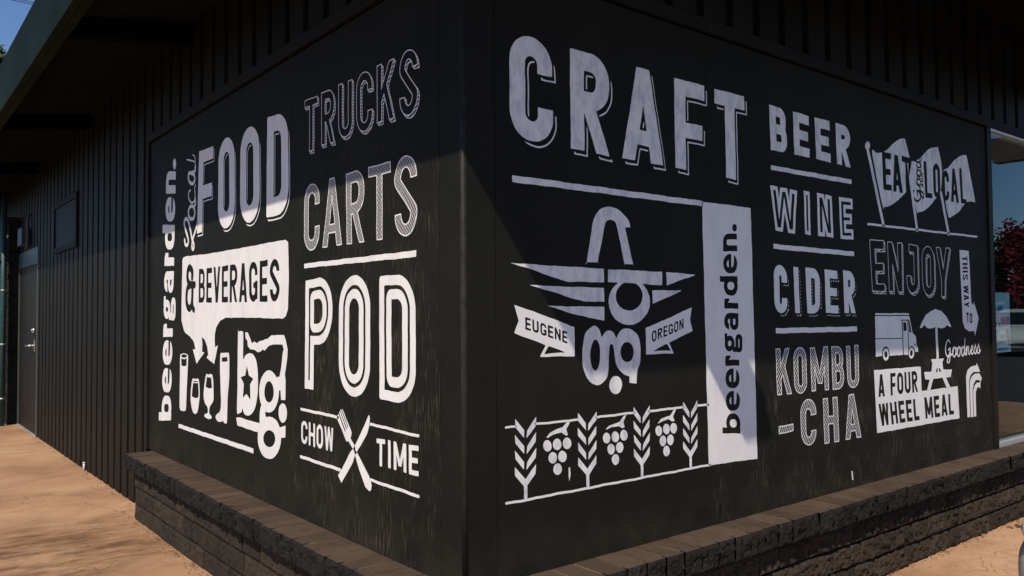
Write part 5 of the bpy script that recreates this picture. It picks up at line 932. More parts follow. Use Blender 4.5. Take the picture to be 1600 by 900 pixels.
('R', 'parasol_picture', 'white scalloped parasol over a picnic table', [('+', ('poly', [(3.3403, 1.2865), (3.3695, 1.3185), (3.4278, 1.3652), (3.4952, 1.3882), (3.5454, 1.3959), (3.5535, 1.4029), (3.5648, 1.3967), (3.6307, 1.386), (3.6985, 1.3545), (3.7465, 1.3138), (3.7713, 1.2847), (3.7409, 1.287), (3.7093, 1.2982), (3.6744, 1.2827), (3.6246, 1.2774), (3.5666, 1.2898), (3.5434, 1.2901), (3.5045, 1.2803), (3.4421, 1.2831), (3.4001, 1.301), (3.3678, 1.2861)])), ('+', ('line', [(3.5589, 1.2899), (3.569, 1.0884)], 0.0291)), ('+', ('poly', [(3.4752, 1.0923), (3.6536, 1.092), (3.6324, 1.0682), (3.6398, 1.0238), (3.7638, 1.0178), (3.7428, 0.9715), (3.6766, 0.9733), (3.7331, 0.9079), (3.6827, 0.9066), (3.6271, 0.9734), (3.5009, 0.9717), (3.4595, 0.9078), (3.4163, 0.908), (3.4536, 0.9726), (3.3976, 0.9758), (3.3815, 1.021), (3.4788, 1.0187), (3.493, 1.0699)])), ('-', ('poly', [(3.5485, 1.0326), (3.566, 1.0344), (3.5608, 1.0119), (3.5357, 1.0115)])), ('-', ('poly', [(3.5816, 1.0354), (3.5952, 1.0347), (3.6096, 1.0121), (3.5822, 1.0109)]))]),
('R', 'painted_word', 'the word Goodness in white brush script', [('+', ('word', 'script', 0.1, 'Goodness', [(3.6598, 1.2015), (4.1934, 1.2043), (4.1961, 1.1051), (3.6636, 1.0934)]))]),
('R', 'sign_block_picture', 'stepped white block lettered A FOUR WHEEL MEAL', [('+', ('poly', [(2.7826, 1.0617), (3.3414, 1.0557), (3.3457, 0.9089), (3.8371, 0.9086), (3.8546, 0.704), (2.8015, 0.7117)])), ('-', ('word', 'solid', 0.33, 'A FOUR', [(2.8251, 1.0361), (3.2921, 1.032), (3.2995, 0.9064), (2.8263, 0.9098)])), ('-', ('word', 'solid', 0.33, 'WHEEL MEAL', [(2.8211, 0.8711), (3.769, 0.8665), (3.777, 0.7352), (2.8417, 0.746)]))]),
('R', 'arrow_picture', 'three curved white arrows side by side', [('+', ('poly', [(3.9703, 0.6991), (3.9672, 0.962), (3.989, 1.0022), (4.0444, 1.0226), (4.1283, 1.0262), (4.1339, 1.0446), (4.1837, 0.9823), (4.0748, 0.984), (4.0345, 0.9676), (4.0127, 0.9319), (4.011, 0.6957)])), ('+', ('poly', [(4.0219, 0.6966), (4.0232, 0.9267), (4.0513, 0.9575), (4.0961, 0.9718), (4.1741, 0.9724), (4.208, 0.9395), (4.1882, 0.9124), (4.1712, 0.9275), (4.1156, 0.9307), (4.0811, 0.9094), (4.0613, 0.8735), (4.0611, 0.6951)])), ('+', ('poly', [(4.0699, 0.6962), (4.0695, 0.8638), (4.0912, 0.8949), (4.1255, 0.9114), (4.186, 0.9126), (4.1786, 0.8679), (4.1617, 0.884), (4.1323, 0.8783), (4.1087, 0.8565), (4.105, 0.6941)]))]),
('R', 'paint_drip', 'short white paint drip low on the panel under the dash of -CHA', [('+', ('poly', [(2.5196, 0.5419), (2.5326, 0.5368), (2.5373, 0.4921), (2.524, 0.4905)]))]),
('R', 'paint_drip', 'thin white paint scuff beside the first grape bunch', [('+', ('poly', [(0.4784, 0.8111), (0.485, 0.8127), (0.4879, 0.7836), (0.481, 0.7582), (0.478, 0.7777)]))]),
]
# ================================================================== SETTING
GZ = 0.447            # height of the low wall's top
bm = bmesh.new()
R_ = 600
quad(bm, (-R_, -R_, -0.006), (R_, -R_, -0.006), (R_, R_, -0.006), (-R_, R_, -0.006))
structure(link('parking_lot', bm, M['asphalt']))
bm = bmesh.new()
nx, ny = 60, 60
gx = np.linspace(-7, 12, nx); gy = np.linspace(-5.6, 16, ny)
grid = [[bm.verts.new((x, y, 0.004 * noise.noise((x * .7, y * .7, 0)))) for x in gx] for y in gy]
for j in range(ny - 1):
    for i in range(nx - 1):
        bm.faces.new((grid[j][i], grid[j][i + 1], grid[j + 1][i + 1], grid[j + 1][i]))
structure(link('pavement', bm, M['concrete'], smooth=True))

# ================================================================== BUILDING
bld = thing('building', 'low building clad in dark ribbed siding under a wide dark eave', 'building', (0, 0, 0))
WT = 3.237            # where the soffit meets the wall
PT = GZ + 2.19        # top of the mural panels
def siding(bm, axis, a0, a1, z0, z1, face, phase, pitch=0.2135, gw=0.058, gd=0.048):
    """ribbed siding: flat boards with upright grooves"""
    prof = [(a0, 0)]
    k = math.ceil((a0 + 0.03 - phase) / pitch)
    while phase + k * pitch < a1 - 0.03:
        c = phase + k * pitch
        prof += [(c - gw / 2, 0), (c - gw / 2 + 0.006, gd), (c + gw / 2 - 0.006, gd), (c + gw / 2, 0)]
        k += 1
    prof.append((a1, 0))
    def P(a, d, z):
        return (face + d, a, z) if axis == 'y' else (a, face + d, z)
    row = [(bm.verts.new(P(a, d, z0)), bm.verts.new(P(a, d, z1))) for a, d in prof]
    for (a, b), (c, d) in zip(row[:-1], row[1:]):
        bm.faces.new((a, b, d, c) if axis == 'y' else (a, c, d, b))
bm = bmesh.new()
siding(bm, 'y', 3.935, 8.62, 0.0, WT, -0.004, 3.815 + 0.2135)
siding(bm, 'y', 8.62, 10.12, 2.235, WT, -0.004, 3.815 + 0.2135)
siding(bm, 'y', 10.12, 13.0, 0.0, WT, -0.004, 3.815 + 0.2135)
siding(bm, 'y', 0.145, 3.935, PT + 0.07, WT, -0.004, 3.815 - 0.2135 * 17)
siding(bm, 'x', 0.145, 11.0, PT + 0.07, WT + 0.225, -0.004, 1.086)
siding(bm, 'x', 7.62, 11.0, 0.0, PT + 0.07, -0.004, 1.086)
link('siding_wall', bm, M['siding'], bld)
# hidden sides, so that no light leaks in
boxes('rear_wall', [(10.9, 11.0, 0.02, 13, 0, WT + .22), (0.02, 11.0, 12.9, 13, 0, WT), (0.06, 0.10, 4.0, 8.6, 0, WT), (0.06, 0.10, 10.15, 12.9, 0, WT), (0.03, 0.07, 0.03, 4.0, 0, WT), (0.07, 4.36, 0.03, 0.07, 0, WT), (7.65, 10.9, 0.03, 0.07, 0, WT), (4.3, 7.7, 0.03, 0.07, PT + 0.05, WT), (0.06, 0.1, 8.6, 10.15, 2.25, WT)], M['dark'], bld)
# corner boards meeting at a small chamfer
bm = bmesh.new()
prof = [(0.02, 0.1415), (0.0, 0.1415), (0.0, 0.017), (0.017, 0.0), (0.1395, 0.0), (0.1395, 0.02)]
lo = [bm.verts.new((x, y, GZ - 0.02)) for x, y in prof]
hi = [bm.verts.new((x, y, WT)) for x, y in prof]
for i in range(len(prof) - 1):
    bm.faces.new((lo[i], hi[i], hi[i + 1], lo[i + 1]))
o = link('corner_board', bm, M['panel_plain'], bld)
o['label'] = 'plain upright corner board with a bright worn edge'
bm = bmesh.new()
tube(bm, [(0.010, 0.010, GZ + 0.004), (0.010, 0.010, 1.2), (0.010, 0.010, WT - 0.002)], 0.0118, 20)
link('corner_bead', bm, M['bead'], bld)
# trims round the murals
boxes('trim_board', [(-0.016, 0.03, 0.142, 3.9455, PT + 0.012, PT + 0.07), (-0.016, 0.03, 3.885, 3.9455, GZ + 0.002, PT + 0.012)], M['trim'], bld, 0.003)
boxes('trim_board', [(0.142, 7.62, -0.016, 0.03, PT + 0.012, PT + 0.07)], M['trim'], bld, 0.003)
boxes('window_jamb', [(4.372, 4.442, -0.012, 0.018, GZ + 0.002, PT + 0.010)], M['jamb'], bld, 0.003)
# shop window
win = boxes('window', [(4.446, 7.6, 0.024, 0.06, PT - 0.015, PT + 0.010), (7.56, 7.6, 0.024, 0.06, GZ + 0.05, PT - 0.015)], M['alu'], bld, 0.002)
boxes('window_sill', [(4.446, 7.6, -0.010, 0.06, GZ + 0.003, GZ + 0.040)], M['alu'], win, 0.004)
boxes('window_head', [(4.446, 7.6, -0.008, 0.0235, PT - 0.008, PT + 0.009)], M['alu'], win, 0.002)
bm = bmesh.new()
box(bm, 4.444, 7.57, 0.012, 0.018, GZ + 0.041, PT - 0.009)
link('pane', bm, M['glass'], win)
bm = bmesh.new()
x0, x1, y0, y1, z0, z1 = 4.38, 7.7, 0.09, 4.2, GZ - 0.05, 2.95
quad(bm, (x0, y0, z0), (x1, y0, z0), (x1, y1, z0), (x0, y1, z0))
quad(bm, (x0, y0, z1), (x1, y0, z1), (x1, y1, z1), (x0, y1, z1))
quad(bm, (x0, y1, z0), (x1, y1, z0), (x1, y1, z1), (x0, y1, z1))
quad(bm, (x0, y0, z0), (x0, y1, z0), (x0, y1, z1), (x0, y0, z1))
quad(bm, (x1, y0, z0), (x1, y1, z0), (x1, y1, z1), (x1, y0, z1))
link('interior_wall', bm, M['dark'], bld)
# roof: fascia, sloping soffit, outrigger beams
EE = 5.6               # the broad eave stops here, past the start of the shop window
FA, FB, FL, FH = 0.785, 0.858, 3.013, 3.392
bm = bmesh.new()
box(bm, -FA, -FA + 0.045, -FB, 14.5, FL, FH, bev=0.004)
box(bm, -FA + 0.047, -FA + 0.09, -FB + 0.05, 14.5, FL + 0.002, FL + 0.14, bev=0.003)
link('fascia_board', bm, M['fascia'], bld)
bm = bmesh.new()
box(bm, -FA + 0.047, EE, -FB, -FB + 0.045, FL, FH, bev=0.004)
box(bm, EE - 0.045, EE, -FB + 0.047, -0.005, FL, FH + 0.10, bev=0.004)
box(bm, EE + 0.002, 11.05, -0.045, -0.005, 3.40, 3.515, bev=0.004)
link('fascia_board', bm, M['fascia'], bld)
bm = bmesh.new()
ix, iy, sz = -FA + 0.09, -FB + 0.047, 3.127
quad(bm, (ix, iy, sz), (ix, 14.5, sz), (0.0, 14.5, WT), (0.0, 0.0, WT))
v_ = [bm.verts.new(p) for p in ((ix, iy, sz), (0.0, 0.0, WT), (2.2, 0.0, WT + 0.223), (EE - 0.046, 0.0, WT + 0.223), (EE - 0.046, iy, sz), (2.2, iy, sz))]
bm.faces.new((v_[0], v_[1], v_[2]))
bm.faces.new((v_[0], v_[2], v_[5]))
bm.faces.new((v_[5], v_[2], v_[3], v_[4]))
link('soffit', bm, M['soffit'], bld)
bm = bmesh.new()
z0 = FH - .004
pts = [(-FA + .004, -FB + .004, z0), (EE - .004, -FB + .004, z0), (EE - .004, -.04, 3.516), (11.05, -.04, 3.516), (11.05, 14.49, z0), (-FA + .004, 14.49, z0), (5.6, 5.6, 4.35), (5.6, 8.0, 4.35)]
v = [bm.verts.new(p) for p in pts]
for f in ((0, 1, 6), (1, 2, 6), (2, 3, 6), (3, 4, 7), (3, 7, 6), (4, 5, 7), (5, 0, 7), (0, 6, 7)):
    bm.faces.new([v[i] for i in f])
link('roof', bm, M['roofing'], bld)
for y in (0.05, 2.93, 5.83, 8.72, 11.6):
    bm = bmesh.new()
    xa, xb = -FA + 0.092, -0.002
    ra, rb = 3.018, 3.118
    vs = [bm.verts.new(p) for p in ((xa, y - .02, ra), (xa, y + .09, ra), (xb, y + .09, rb), (xb, y - .02, rb), (xa, y - .02, sz + .004), (xa, y + .09, sz + .004), (xb, y + .09, WT + .004), (xb, y - .02, WT + .004))]
    for q in ((0, 1, 2, 3), (0, 3, 7, 4), (1, 5, 6, 2), (0, 4, 5, 1), (3, 2, 6, 7)):
        bm.faces.new([vs[i] for i in q])
    link('beam', bm, M['beam'], bld)
for x in (0.073, 7.12):
    bm = bmesh.new()
    b0, b1, t0 = 2.847, 3.09, -0.9475
    pf = [(-0.003, b0), (t0 + 0.0, b0), (t0 - 0.05, b0 + 0.11), (t0 - 0.02, b1), (-0.003, b1)]
    va = [bm.verts.new((x, y, z)) for y, z in pf]
    vb = [bm.verts.new((x + 0.13, y, z)) for y, z in pf]
    bm.faces.new(va); bm.faces.new(vb[::-1])
    for i in range(5):
        bm.faces.new((va[i], vb[i], vb[(i + 1) % 5], va[(i + 1) % 5]))
    o = link('beam', bm, M['beamtail'], bld)
    o['label'] = 'stained beam with a bevelled tail poking out past the eave'
# door
dr = boxes('door', [(-0.002, 0.035, 8.668, 10.062, 0.012, 2.025)], M['door'], bld, 0.003)
bm = bmesh.new()
box(bm, -0.012, -0.0025, 8.79, 8.87, 0.99, 1.13, bev=0.002)
tube(bm, [(-0.01, 8.83, 1.06), (-0.065, 8.83, 1.06), (-0.07, 8.86, 1.06), (-0.07, 9.02, 1.055)], 0.013)
link('handle', bm, M['steel'], dr)
bm = bmesh.new()
tube(bm, [(-0.002, 8.83, 1.24), (-0.03, 8.83, 1.24)], 0.033, 14)
tube(bm, [(-0.03, 8.83, 1.24), (-0.042, 8.83, 1.24)], 0.018, 12)
link('lock', bm, M['steel'], dr)
boxes('door_frame', [(-0.014, 0.05, 8.62, 8.665, 0.005, 2.235)], M['frame'], bld, 0.003)
boxes('door_frame', [(-0.014, 0.05, 10.065, 10.12, 0.005, 2.235)], M['frame'], bld, 0.003)
boxes('transom_panel', [(-0.010, 0.04, 8.668, 10.062, 2.03, 2.235)], M['teal'], bld, 0.003)
boxes('threshold', [(-0.02, 0.05, 8.63, 10.11, 0.0045, 0.011)], M['alu'], bld)
# flat cover with a frame on the siding
vc = boxes('vent_cover', [(-0.012, -0.0045, 6.43, 7.52, 2.13, 2.545)], M['siding'], bld, 0.002)
boxes('frame', [(-0.026, -0.0047, 6.37, 6.428, 2.07, 2.605), (-0.026, -0.0047, 7.522, 7.58, 2.07, 2.605), (-0.026, -0.0047, 6.43, 7.52, 2.547, 2.605), (-0.026, -0.0047, 6.43, 7.52, 2.07, 2.128)], M['trim'], vc, 0.003)

# ------------------------------------------------------------------ split-face blocks
def rough_face(bm, org, ud, nd, w, h, amp, res, seed, mi=0, rim=0.006, depth=0.06):
    """one broken block face: org lower corner, ud along, nd outward"""
    nu, nv = max(3, int(w / res)), max(3, int(h / res))
    rows = []
    for j in range(nv + 1):
        row = []
        for i in range(nu + 1):
            u, v = w * i / nu, h * j / nv
            e = min(u, w - u, v, h - v)
            k = min(1.0, e / 0.012)
            p = (u * 26 + seed * 7.1, v * 26 + seed * 3.3, seed * 1.7)
            d = amp * (0.75 + 1.1 * noise.noise(p) + 0.6 * noise.noise((p[0] * 2.7, p[1] * 2.7, p[2])) + 0.35 * noise.noise((p[0] * 6, p[1] * 6, p[2]))) * (k * k * (3 - 2 * k))
            P = Vector(org) + ud * u + Vector((0, 0, v)) + nd * d
            row.append(bm.verts.new(P))
        rows.append(row)
    for j in range(nv):
        for i in range(nu):
            f = bm.faces.new((rows[j][i], rows[j][i + 1], rows[j + 1][i + 1], rows[j + 1][i]))
            f.material_index = mi
            f.normal_update()
            if f.normal.dot(nd) < 0:
                f.normal_flip()
    per = rows[0] + [r[-1] for r in rows[1:]] + rows[-1][-2::-1] + [r[0] for r in rows[-2:0:-1]]
    bk = [bm.verts.new(v.co - nd * depth) for v in per]
    n = len(per)
    cen = Vector(org) + ud * (w / 2) + Vector((0, 0, h / 2))
    for i in range(n):
        f = bm.faces.new((per[i], per[(i + 1) % n], bk[(i + 1) % n], bk[i]))
        f.material_index = mi
        f.normal_update()
        if f.normal.dot(f.calc_center_median() - cen) < 0:
            f.normal_flip()
    return rows

low = thing('low_wall', 'knee-high wall of dark split-face blocks with a brown cap running round the corner', 'wall', (-0.12, -0.12, 0))
Y_, X_ = Vector((0, 1, 0)), Vector((1, 0, 0))
FACE = 0.122          # block face stands this far off the building
LEND, REND = 3.80, 9.0
def course_run(name, ud, nd, start, length, org_fn, amp, res_near):
    bm = bmesh.new()
    for c in range(3):
        z = 0.0 + c * 0.1125 + 0.002
        a = start - (0.2 if c % 2 else 0.0)
        k = 0
        while a < start + length:
            r = random.Random(c * 100 + k + (7 if name else 0))
            w = 0.405
            b0, b1 = max(a, start), min(a + w, start + length)
            # some blocks carry a false joint
            cuts = [b0, b1]
            if b1 - b0 > 0.3 and r.random() < 0.75:
                cuts = [b0, b0 + (b1 - b0) * r.uniform(0.35, 0.65), b1]
            for s0, s1 in zip(cuts[:-1], cuts[1:]):
                if s1 - s0 < 0.03:
                    continue
                res = res_near if s0 < 5.2 else 0.03
                jit = r.uniform(-0.003, 0.003)
                rough_face(bm, Vector(org_fn(s0 + 0.002, z)) + nd * jit, ud, nd, s1 - s0 - 0.007, 0.1025, amp, res, c * 31 + k * 3.7 + s0)
            a += w
            k += 1
    return link('block_course', bm, M['block'], low)
course_run(1, Y_, -X_, -FACE, LEND + FACE - 0.05, lambda a, z: (-FACE, a, z), 0.0065, 0.009)
course_run(0, X_, -Y_, -FACE, REND + FACE, lambda a, z: (a, -FACE, z), 0.0140, 0.009)
boxes('mortar_bed', [(-FACE + 0.016, 0.0, -FACE + 0.016, LEND - 0.055, 0.001, 0.345), (0.0, REND, -FACE + 0.016, -0.001, 0.001, 0.345)], M['block'], low)
boxes('end_face', [(-FACE + 0.004, -0.006, LEND - 0.054, LEND - 0.045, 0.003, 0.344)], M['block'], low)
def cap_run(axis, start, end):
    bm = bmesh.new()
    a, k = start, 0
    CZ = 0.348
    while a < end - 0.02:
        r = random.Random(k * 13 + (1 if axis == 'y' else 5))
        w = min(0.108, end - a)
        res = 0.011 if a < 5.4 else 0.03
        ud, nd = (Y_, -X_) if axis == 'y' else (X_, -Y_)
        out = 0.176 + r.uniform(-0.005, 0.005)
        def P(s, d, z):
            return (-d, s, z) if axis == 'y' else (s, -d, z)
        top = GZ + r.uniform(0.0, 0.0015)
        rows = rough_face(bm, P(a + 0.0035, out, CZ), ud, nd, w - 0.0070, top - CZ, 0.0135, res, 400 + k * 1.9 + (50 if axis == 'y' else 0), 0, depth=0.03)
        # top slab running back to the building (material 1), following the broken front edge
        edge = rows[-1]
        back = [bm.verts.new(P(v.co.y if axis == 'y' else v.co.x, -0.004, top + 0.001)) for v in edge]
        for i in range(len(edge) - 1):
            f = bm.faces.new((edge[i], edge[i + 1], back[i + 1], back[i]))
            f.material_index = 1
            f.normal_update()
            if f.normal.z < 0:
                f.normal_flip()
        for s in (0, -1):
            e, b = edge[s], back[s]
            p = [bm.verts.new(q) for q in (e.co, b.co, b.co - Vector((0, 0, 0.09)), e.co - Vector((0, 0, 0.09)))]
            bm.faces.new(p).material_index = 1
        a += w
        k += 1
    # bed under the cap and light joints between the units
    if axis == 'y':
        box(bm, -0.150, -0.002, start, end - 0.003, CZ - 0.002, GZ - 0.0008, 2)
    else:
        box(bm, start + 0.0, end, -0.150, -0.002, CZ - 0.002, GZ - 0.0008, 2)
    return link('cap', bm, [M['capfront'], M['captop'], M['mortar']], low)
cap_run('y', -0.176, LEND)
cap_run('x', -0.150, REND)

# ================================================================== MURALS
def sheets(side, cuts, z0, z1):
    bm = bmesh.new()
    for a, b in zip(cuts[:-1], cuts[1:]):
        a, b = a + 0.0012, b - 0.0012
        if side == 'L':
            box(bm, 0.0, 0.012, a, b, z0, z1, bev=0.0012)
        else:
            box(bm, a, b, 0.0, 0.012, z0, z1, bev=0.0012)
    return bm
mural_l = link('mural_panel', sheets('L', [0.1435, 1.42, 2.64, 3.883], GZ + 0.003, PT), M['panel_l'])
tag(mural_l, 'black mural panel lettered FOOD, TRUCKS, CARTS and POD in white paint', 'mural')
mural_r = link('mural_panel', sheets('R', [0.1415, 1.335, 2.553, 3.76, 4.370], GZ + 0.003, PT), M['panel_r'])
tag(mural_r, 'black mural panel lettered CRAFT, BEER, WINE and CIDER in white paint', 'mural')
THIN = {'wheat_ear_picture', 'grape_bunch_picture', 'emblem_picture', 'flag_picture'}
for side, name, label, ops in MURAL:
    bm = bmesh.new()
    big = any(o[1][0] == 'glyphs' for o in ops)
    paint_mesh(bm, side, ops, 0.0017 if any(o[1][0] == 'glyphs' and o[1][1][:5] in ('hatch', 'block') for o in ops) else 0.0026)
    thin = side == 'R' and (name in THIN or 'CRAFT' in label or 'BEER' in label)
    o = link(name, bm, M['thin' if thin else 'white'], mural_l if side == 'L' else mural_r)
    o['label'] = label
# ================================================================== THINGS ROUND THE BUILDING
# block pier beyond the door
pier = thing('block_pier', 'dark rough block pier standing just beyond the door', 'pier', (0.05, 10.2, 0))
bm = bmesh.new()
for c in range(14):
    z = 0.003 + c * 0.19
    off = 0.0 if c % 2 else 0.2
    rough_face(bm, (-0.125, 10.14, z), Y_, -X_, 0.40, 0.183, 0.016, 0.02, 900 + c)
    rough_face(bm, (-0.120, 10.145, z), X_, -Y_, 0.115, 0.183, 0.012, 0.02, 940 + c)
link('block_face', bm, M['pier'], pier)
boxes('core', [(-0.115, -0.01, 10.15, 10.53, 0.001, 2.66)], M['pier'], pier)
boxes('pier_cap', [(-0.15, -0.02, 10.11, 10.57, 2.662, 2.72)], M['pier'], pier, 0.004)

# chain-link fence with its tall green end post
fen = thing('chain_link_fence', 'chain-link fence with a tall teal green post beside the block pier', 'fence', (-0.19, 10.06, 0))
bm = bmesh.new()
tube(bm, [(-0.19, 10.06, 0.001), (-0.19, 10.06, 3.02)], 0.032, 12)
link('post', bm, M['teal'], fen)
bm = bmesh.new()
tube(bm, [(-2.6, 10.06, 0.001), (-2.6, 10.06, 2.2)], 0.03, 10)
link('post', bm, M['teal'], fen)
bm = bmesh.new()
tube(bm, [(-0.222, 10.06, 2.12), (-2.57, 10.06, 2.12)], 0.02, 8)
link('top_rail', bm, M['teal'], fen)
bm = bmesh.new()
def clip(p, q):
    return p, q
stepw = 0.055
for sgn in (1, -1):
    for k in range(-42, 86):
        # diagonal wires x = x0 + s * z
        xa = -0.235 - k * stepw
        pts = []
        for z in np.linspace(0.05, 2.1, 22):
            x = xa + sgn * (z - 0.05)
            if -2.56 <= x <= -0.235:
                pts.append((x, 10.06 + 0.004 * sgn, z))
        if len(pts) > 1:
            tube(bm, [pts[0], pts[-1]], 0.0022, 4, False)
link('wire_mesh', bm, M['galv'], fen)
bm = bmesh.new()
bm.free()
for z in (0.35, 1.05, 1.75):
    bm = bmesh.new()
    tube(bm, [(-0.19, 10.06, z - 0.012), (-0.19, 10.06, z + 0.012)], 0.037, 12)
    link('clamp', bm, M['galv'], fen)

# lamp and meter box by the door head
lp = thing('wall_lamp', 'small white globe lamp on an arm high above the door', 'lamp', (0, 10.22, 2.49))
bm = bmesh.new()
tube(bm, [(-0.004, 10.22, 2.56), (-0.05, 10.22, 2.57), (-0.10, 10.22, 2.55), (-0.11, 10.22, 2.53)], 0.012, 8)
tube(bm, [(-0.003, 10.22, 2.56), (-0.018, 10.22, 2.56)], 0.05, 12)
link('bracket', bm, M['plastic'], lp)
bm = bmesh.new()
bmesh.ops.create_uvsphere(bm, u_segments=16, v_segments=10, radius=0.048, matrix=Matrix.Translation((-0.11, 10.22, 2.485)))
link('globe', bm, M['white_enamel'], lp, True)
mb = thing('meter_box', 'blue grey meter box with conduit fixed on the siding above the door', 'box', (0, 9.45, 2.26))
boxes('case', [(-0.085, -0.0045, 9.28, 9.58, 2.30, 2.50)], M['boxblue'], mb, 0.006)
boxes('lid', [(-0.098, -0.0855, 9.27, 9.59, 2.29, 2.51)], M['boxblue'], mb, 0.004)
bm = bmesh.new()
tube(bm, [(-0.04, 9.22, 2.245), (-0.04, 9.22, 2.62), (-0.02, 9.22, 2.66), (-0.005, 9.22, 2.67)], 0.016, 8)
tube(bm, [(-0.04, 9.22, 2.42), (-0.04, 9.279, 2.42)], 0.013, 8)
link('conduit', bm, M['boxblue'], mb)

# white pipe stub at the foot of the siding
bm = bmesh.new()
tube(bm, [(-0.022, 5.93, 0.0), (-0.022, 5.93, 0.07)], 0.009, 10)
tube(bm, [(-0.022, 5.93, 0.07), (-0.022, 5.93, 0.08)], 0.011, 10)
tag(link('pipe_stub', bm, M['white_enamel']), 'short white pipe stub at the foot of the ribbed siding', 'pipe')

# poster inside the window
po = thing('poster', 'tall pale blue event poster taped inside the shop window', 'poster', (4.63, 0.026, 1.1))
px0, px1, pz0, pz1, py = 4.490, 4.782, 1.095, 1.512, 0.024
boxes('sheet', [(px0, px1, py, py + 0.0012, pz0, pz1)], M['p_blue'], po)
W_, H_ = px1 - px0, pz1 - pz0
def flat(name, polys, mat, lift):
    bm = bmesh.new()
    for pl in polys:
        vs = [bm.verts.new((px0 + W_ * a, py - lift, pz0 + H_ * b)) for a, b in pl]
        f = bm.faces.new(vs)
        f.normal_update()
        if f.normal.y > 0:
            f.normal_flip()
    return link(name, bm, mat, po)
flat('printed_band', [[(0, .81), (.72, .81), (.72, .84), (0, .84)], [(0, .65), (1, .65), (1, .69), (0, .69)], [(.05, .40), (.95, .40), (.97, .64), (.08, .64)]], M['p_white'], 0.0006)
flat('printed_band', [[(.25, .02 + .08), (.80, .10), (.72, .38), (.36, .38)]], M['p_white'], 0.0007)
flat('printed_stripe', [[(.04, .12), (.14, .12), (.25, .38), (.12, .38)]], M['p_red'], 0.0011)
flat('printed_stripe', [[(.86, .12), (.97, .12), (.86, .38), (.72, .38)]], M['p_red'], 0.0011)
flat('printed_picture', [[(.45, .42), (.95, .44), (.95, .60), (.42, .58)]], M['p_pink'], 0.0012)
flat('printed_picture', [[(.10, .42), (.20, .42), (.20, .50), (.10, .50)]], M['p_navy'], 0.0013)
flat('printed_picture', [[(.28, .42), (.40, .42), (.42, .50), (.28, .49)]], M['p_navy'], 0.0013)
flat('printed_picture', [[(.2, .70), (.62, .71), (.5, .78), (.3, .77)]], M['p_navy'], 0.0013)
bm = bmesh.new()
paint_mesh(bm, 'R', [('+', ('word', 'solid', .30, 'AUG 9', [(px0 + W_ * .34, pz0 + H_ * .30), (px0 + W_ * .72, pz0 + H_ * .30), (px0 + W_ * .74, pz0 + H_ * .22), (px0 + W_ * .32, pz0 + H_ * .22)]))], 0.0016, -(py - 0.0016), 0.0002)
link('printed_date', bm, M['p_red'], po)
flat('printed_line', [[(.28, .15), (.78, .15), (.77, .19), (.29, .19)], [(.14, .035), (.84, .035), (.84, .07), (.14, .07)]], M['p_navy'], 0.0017)

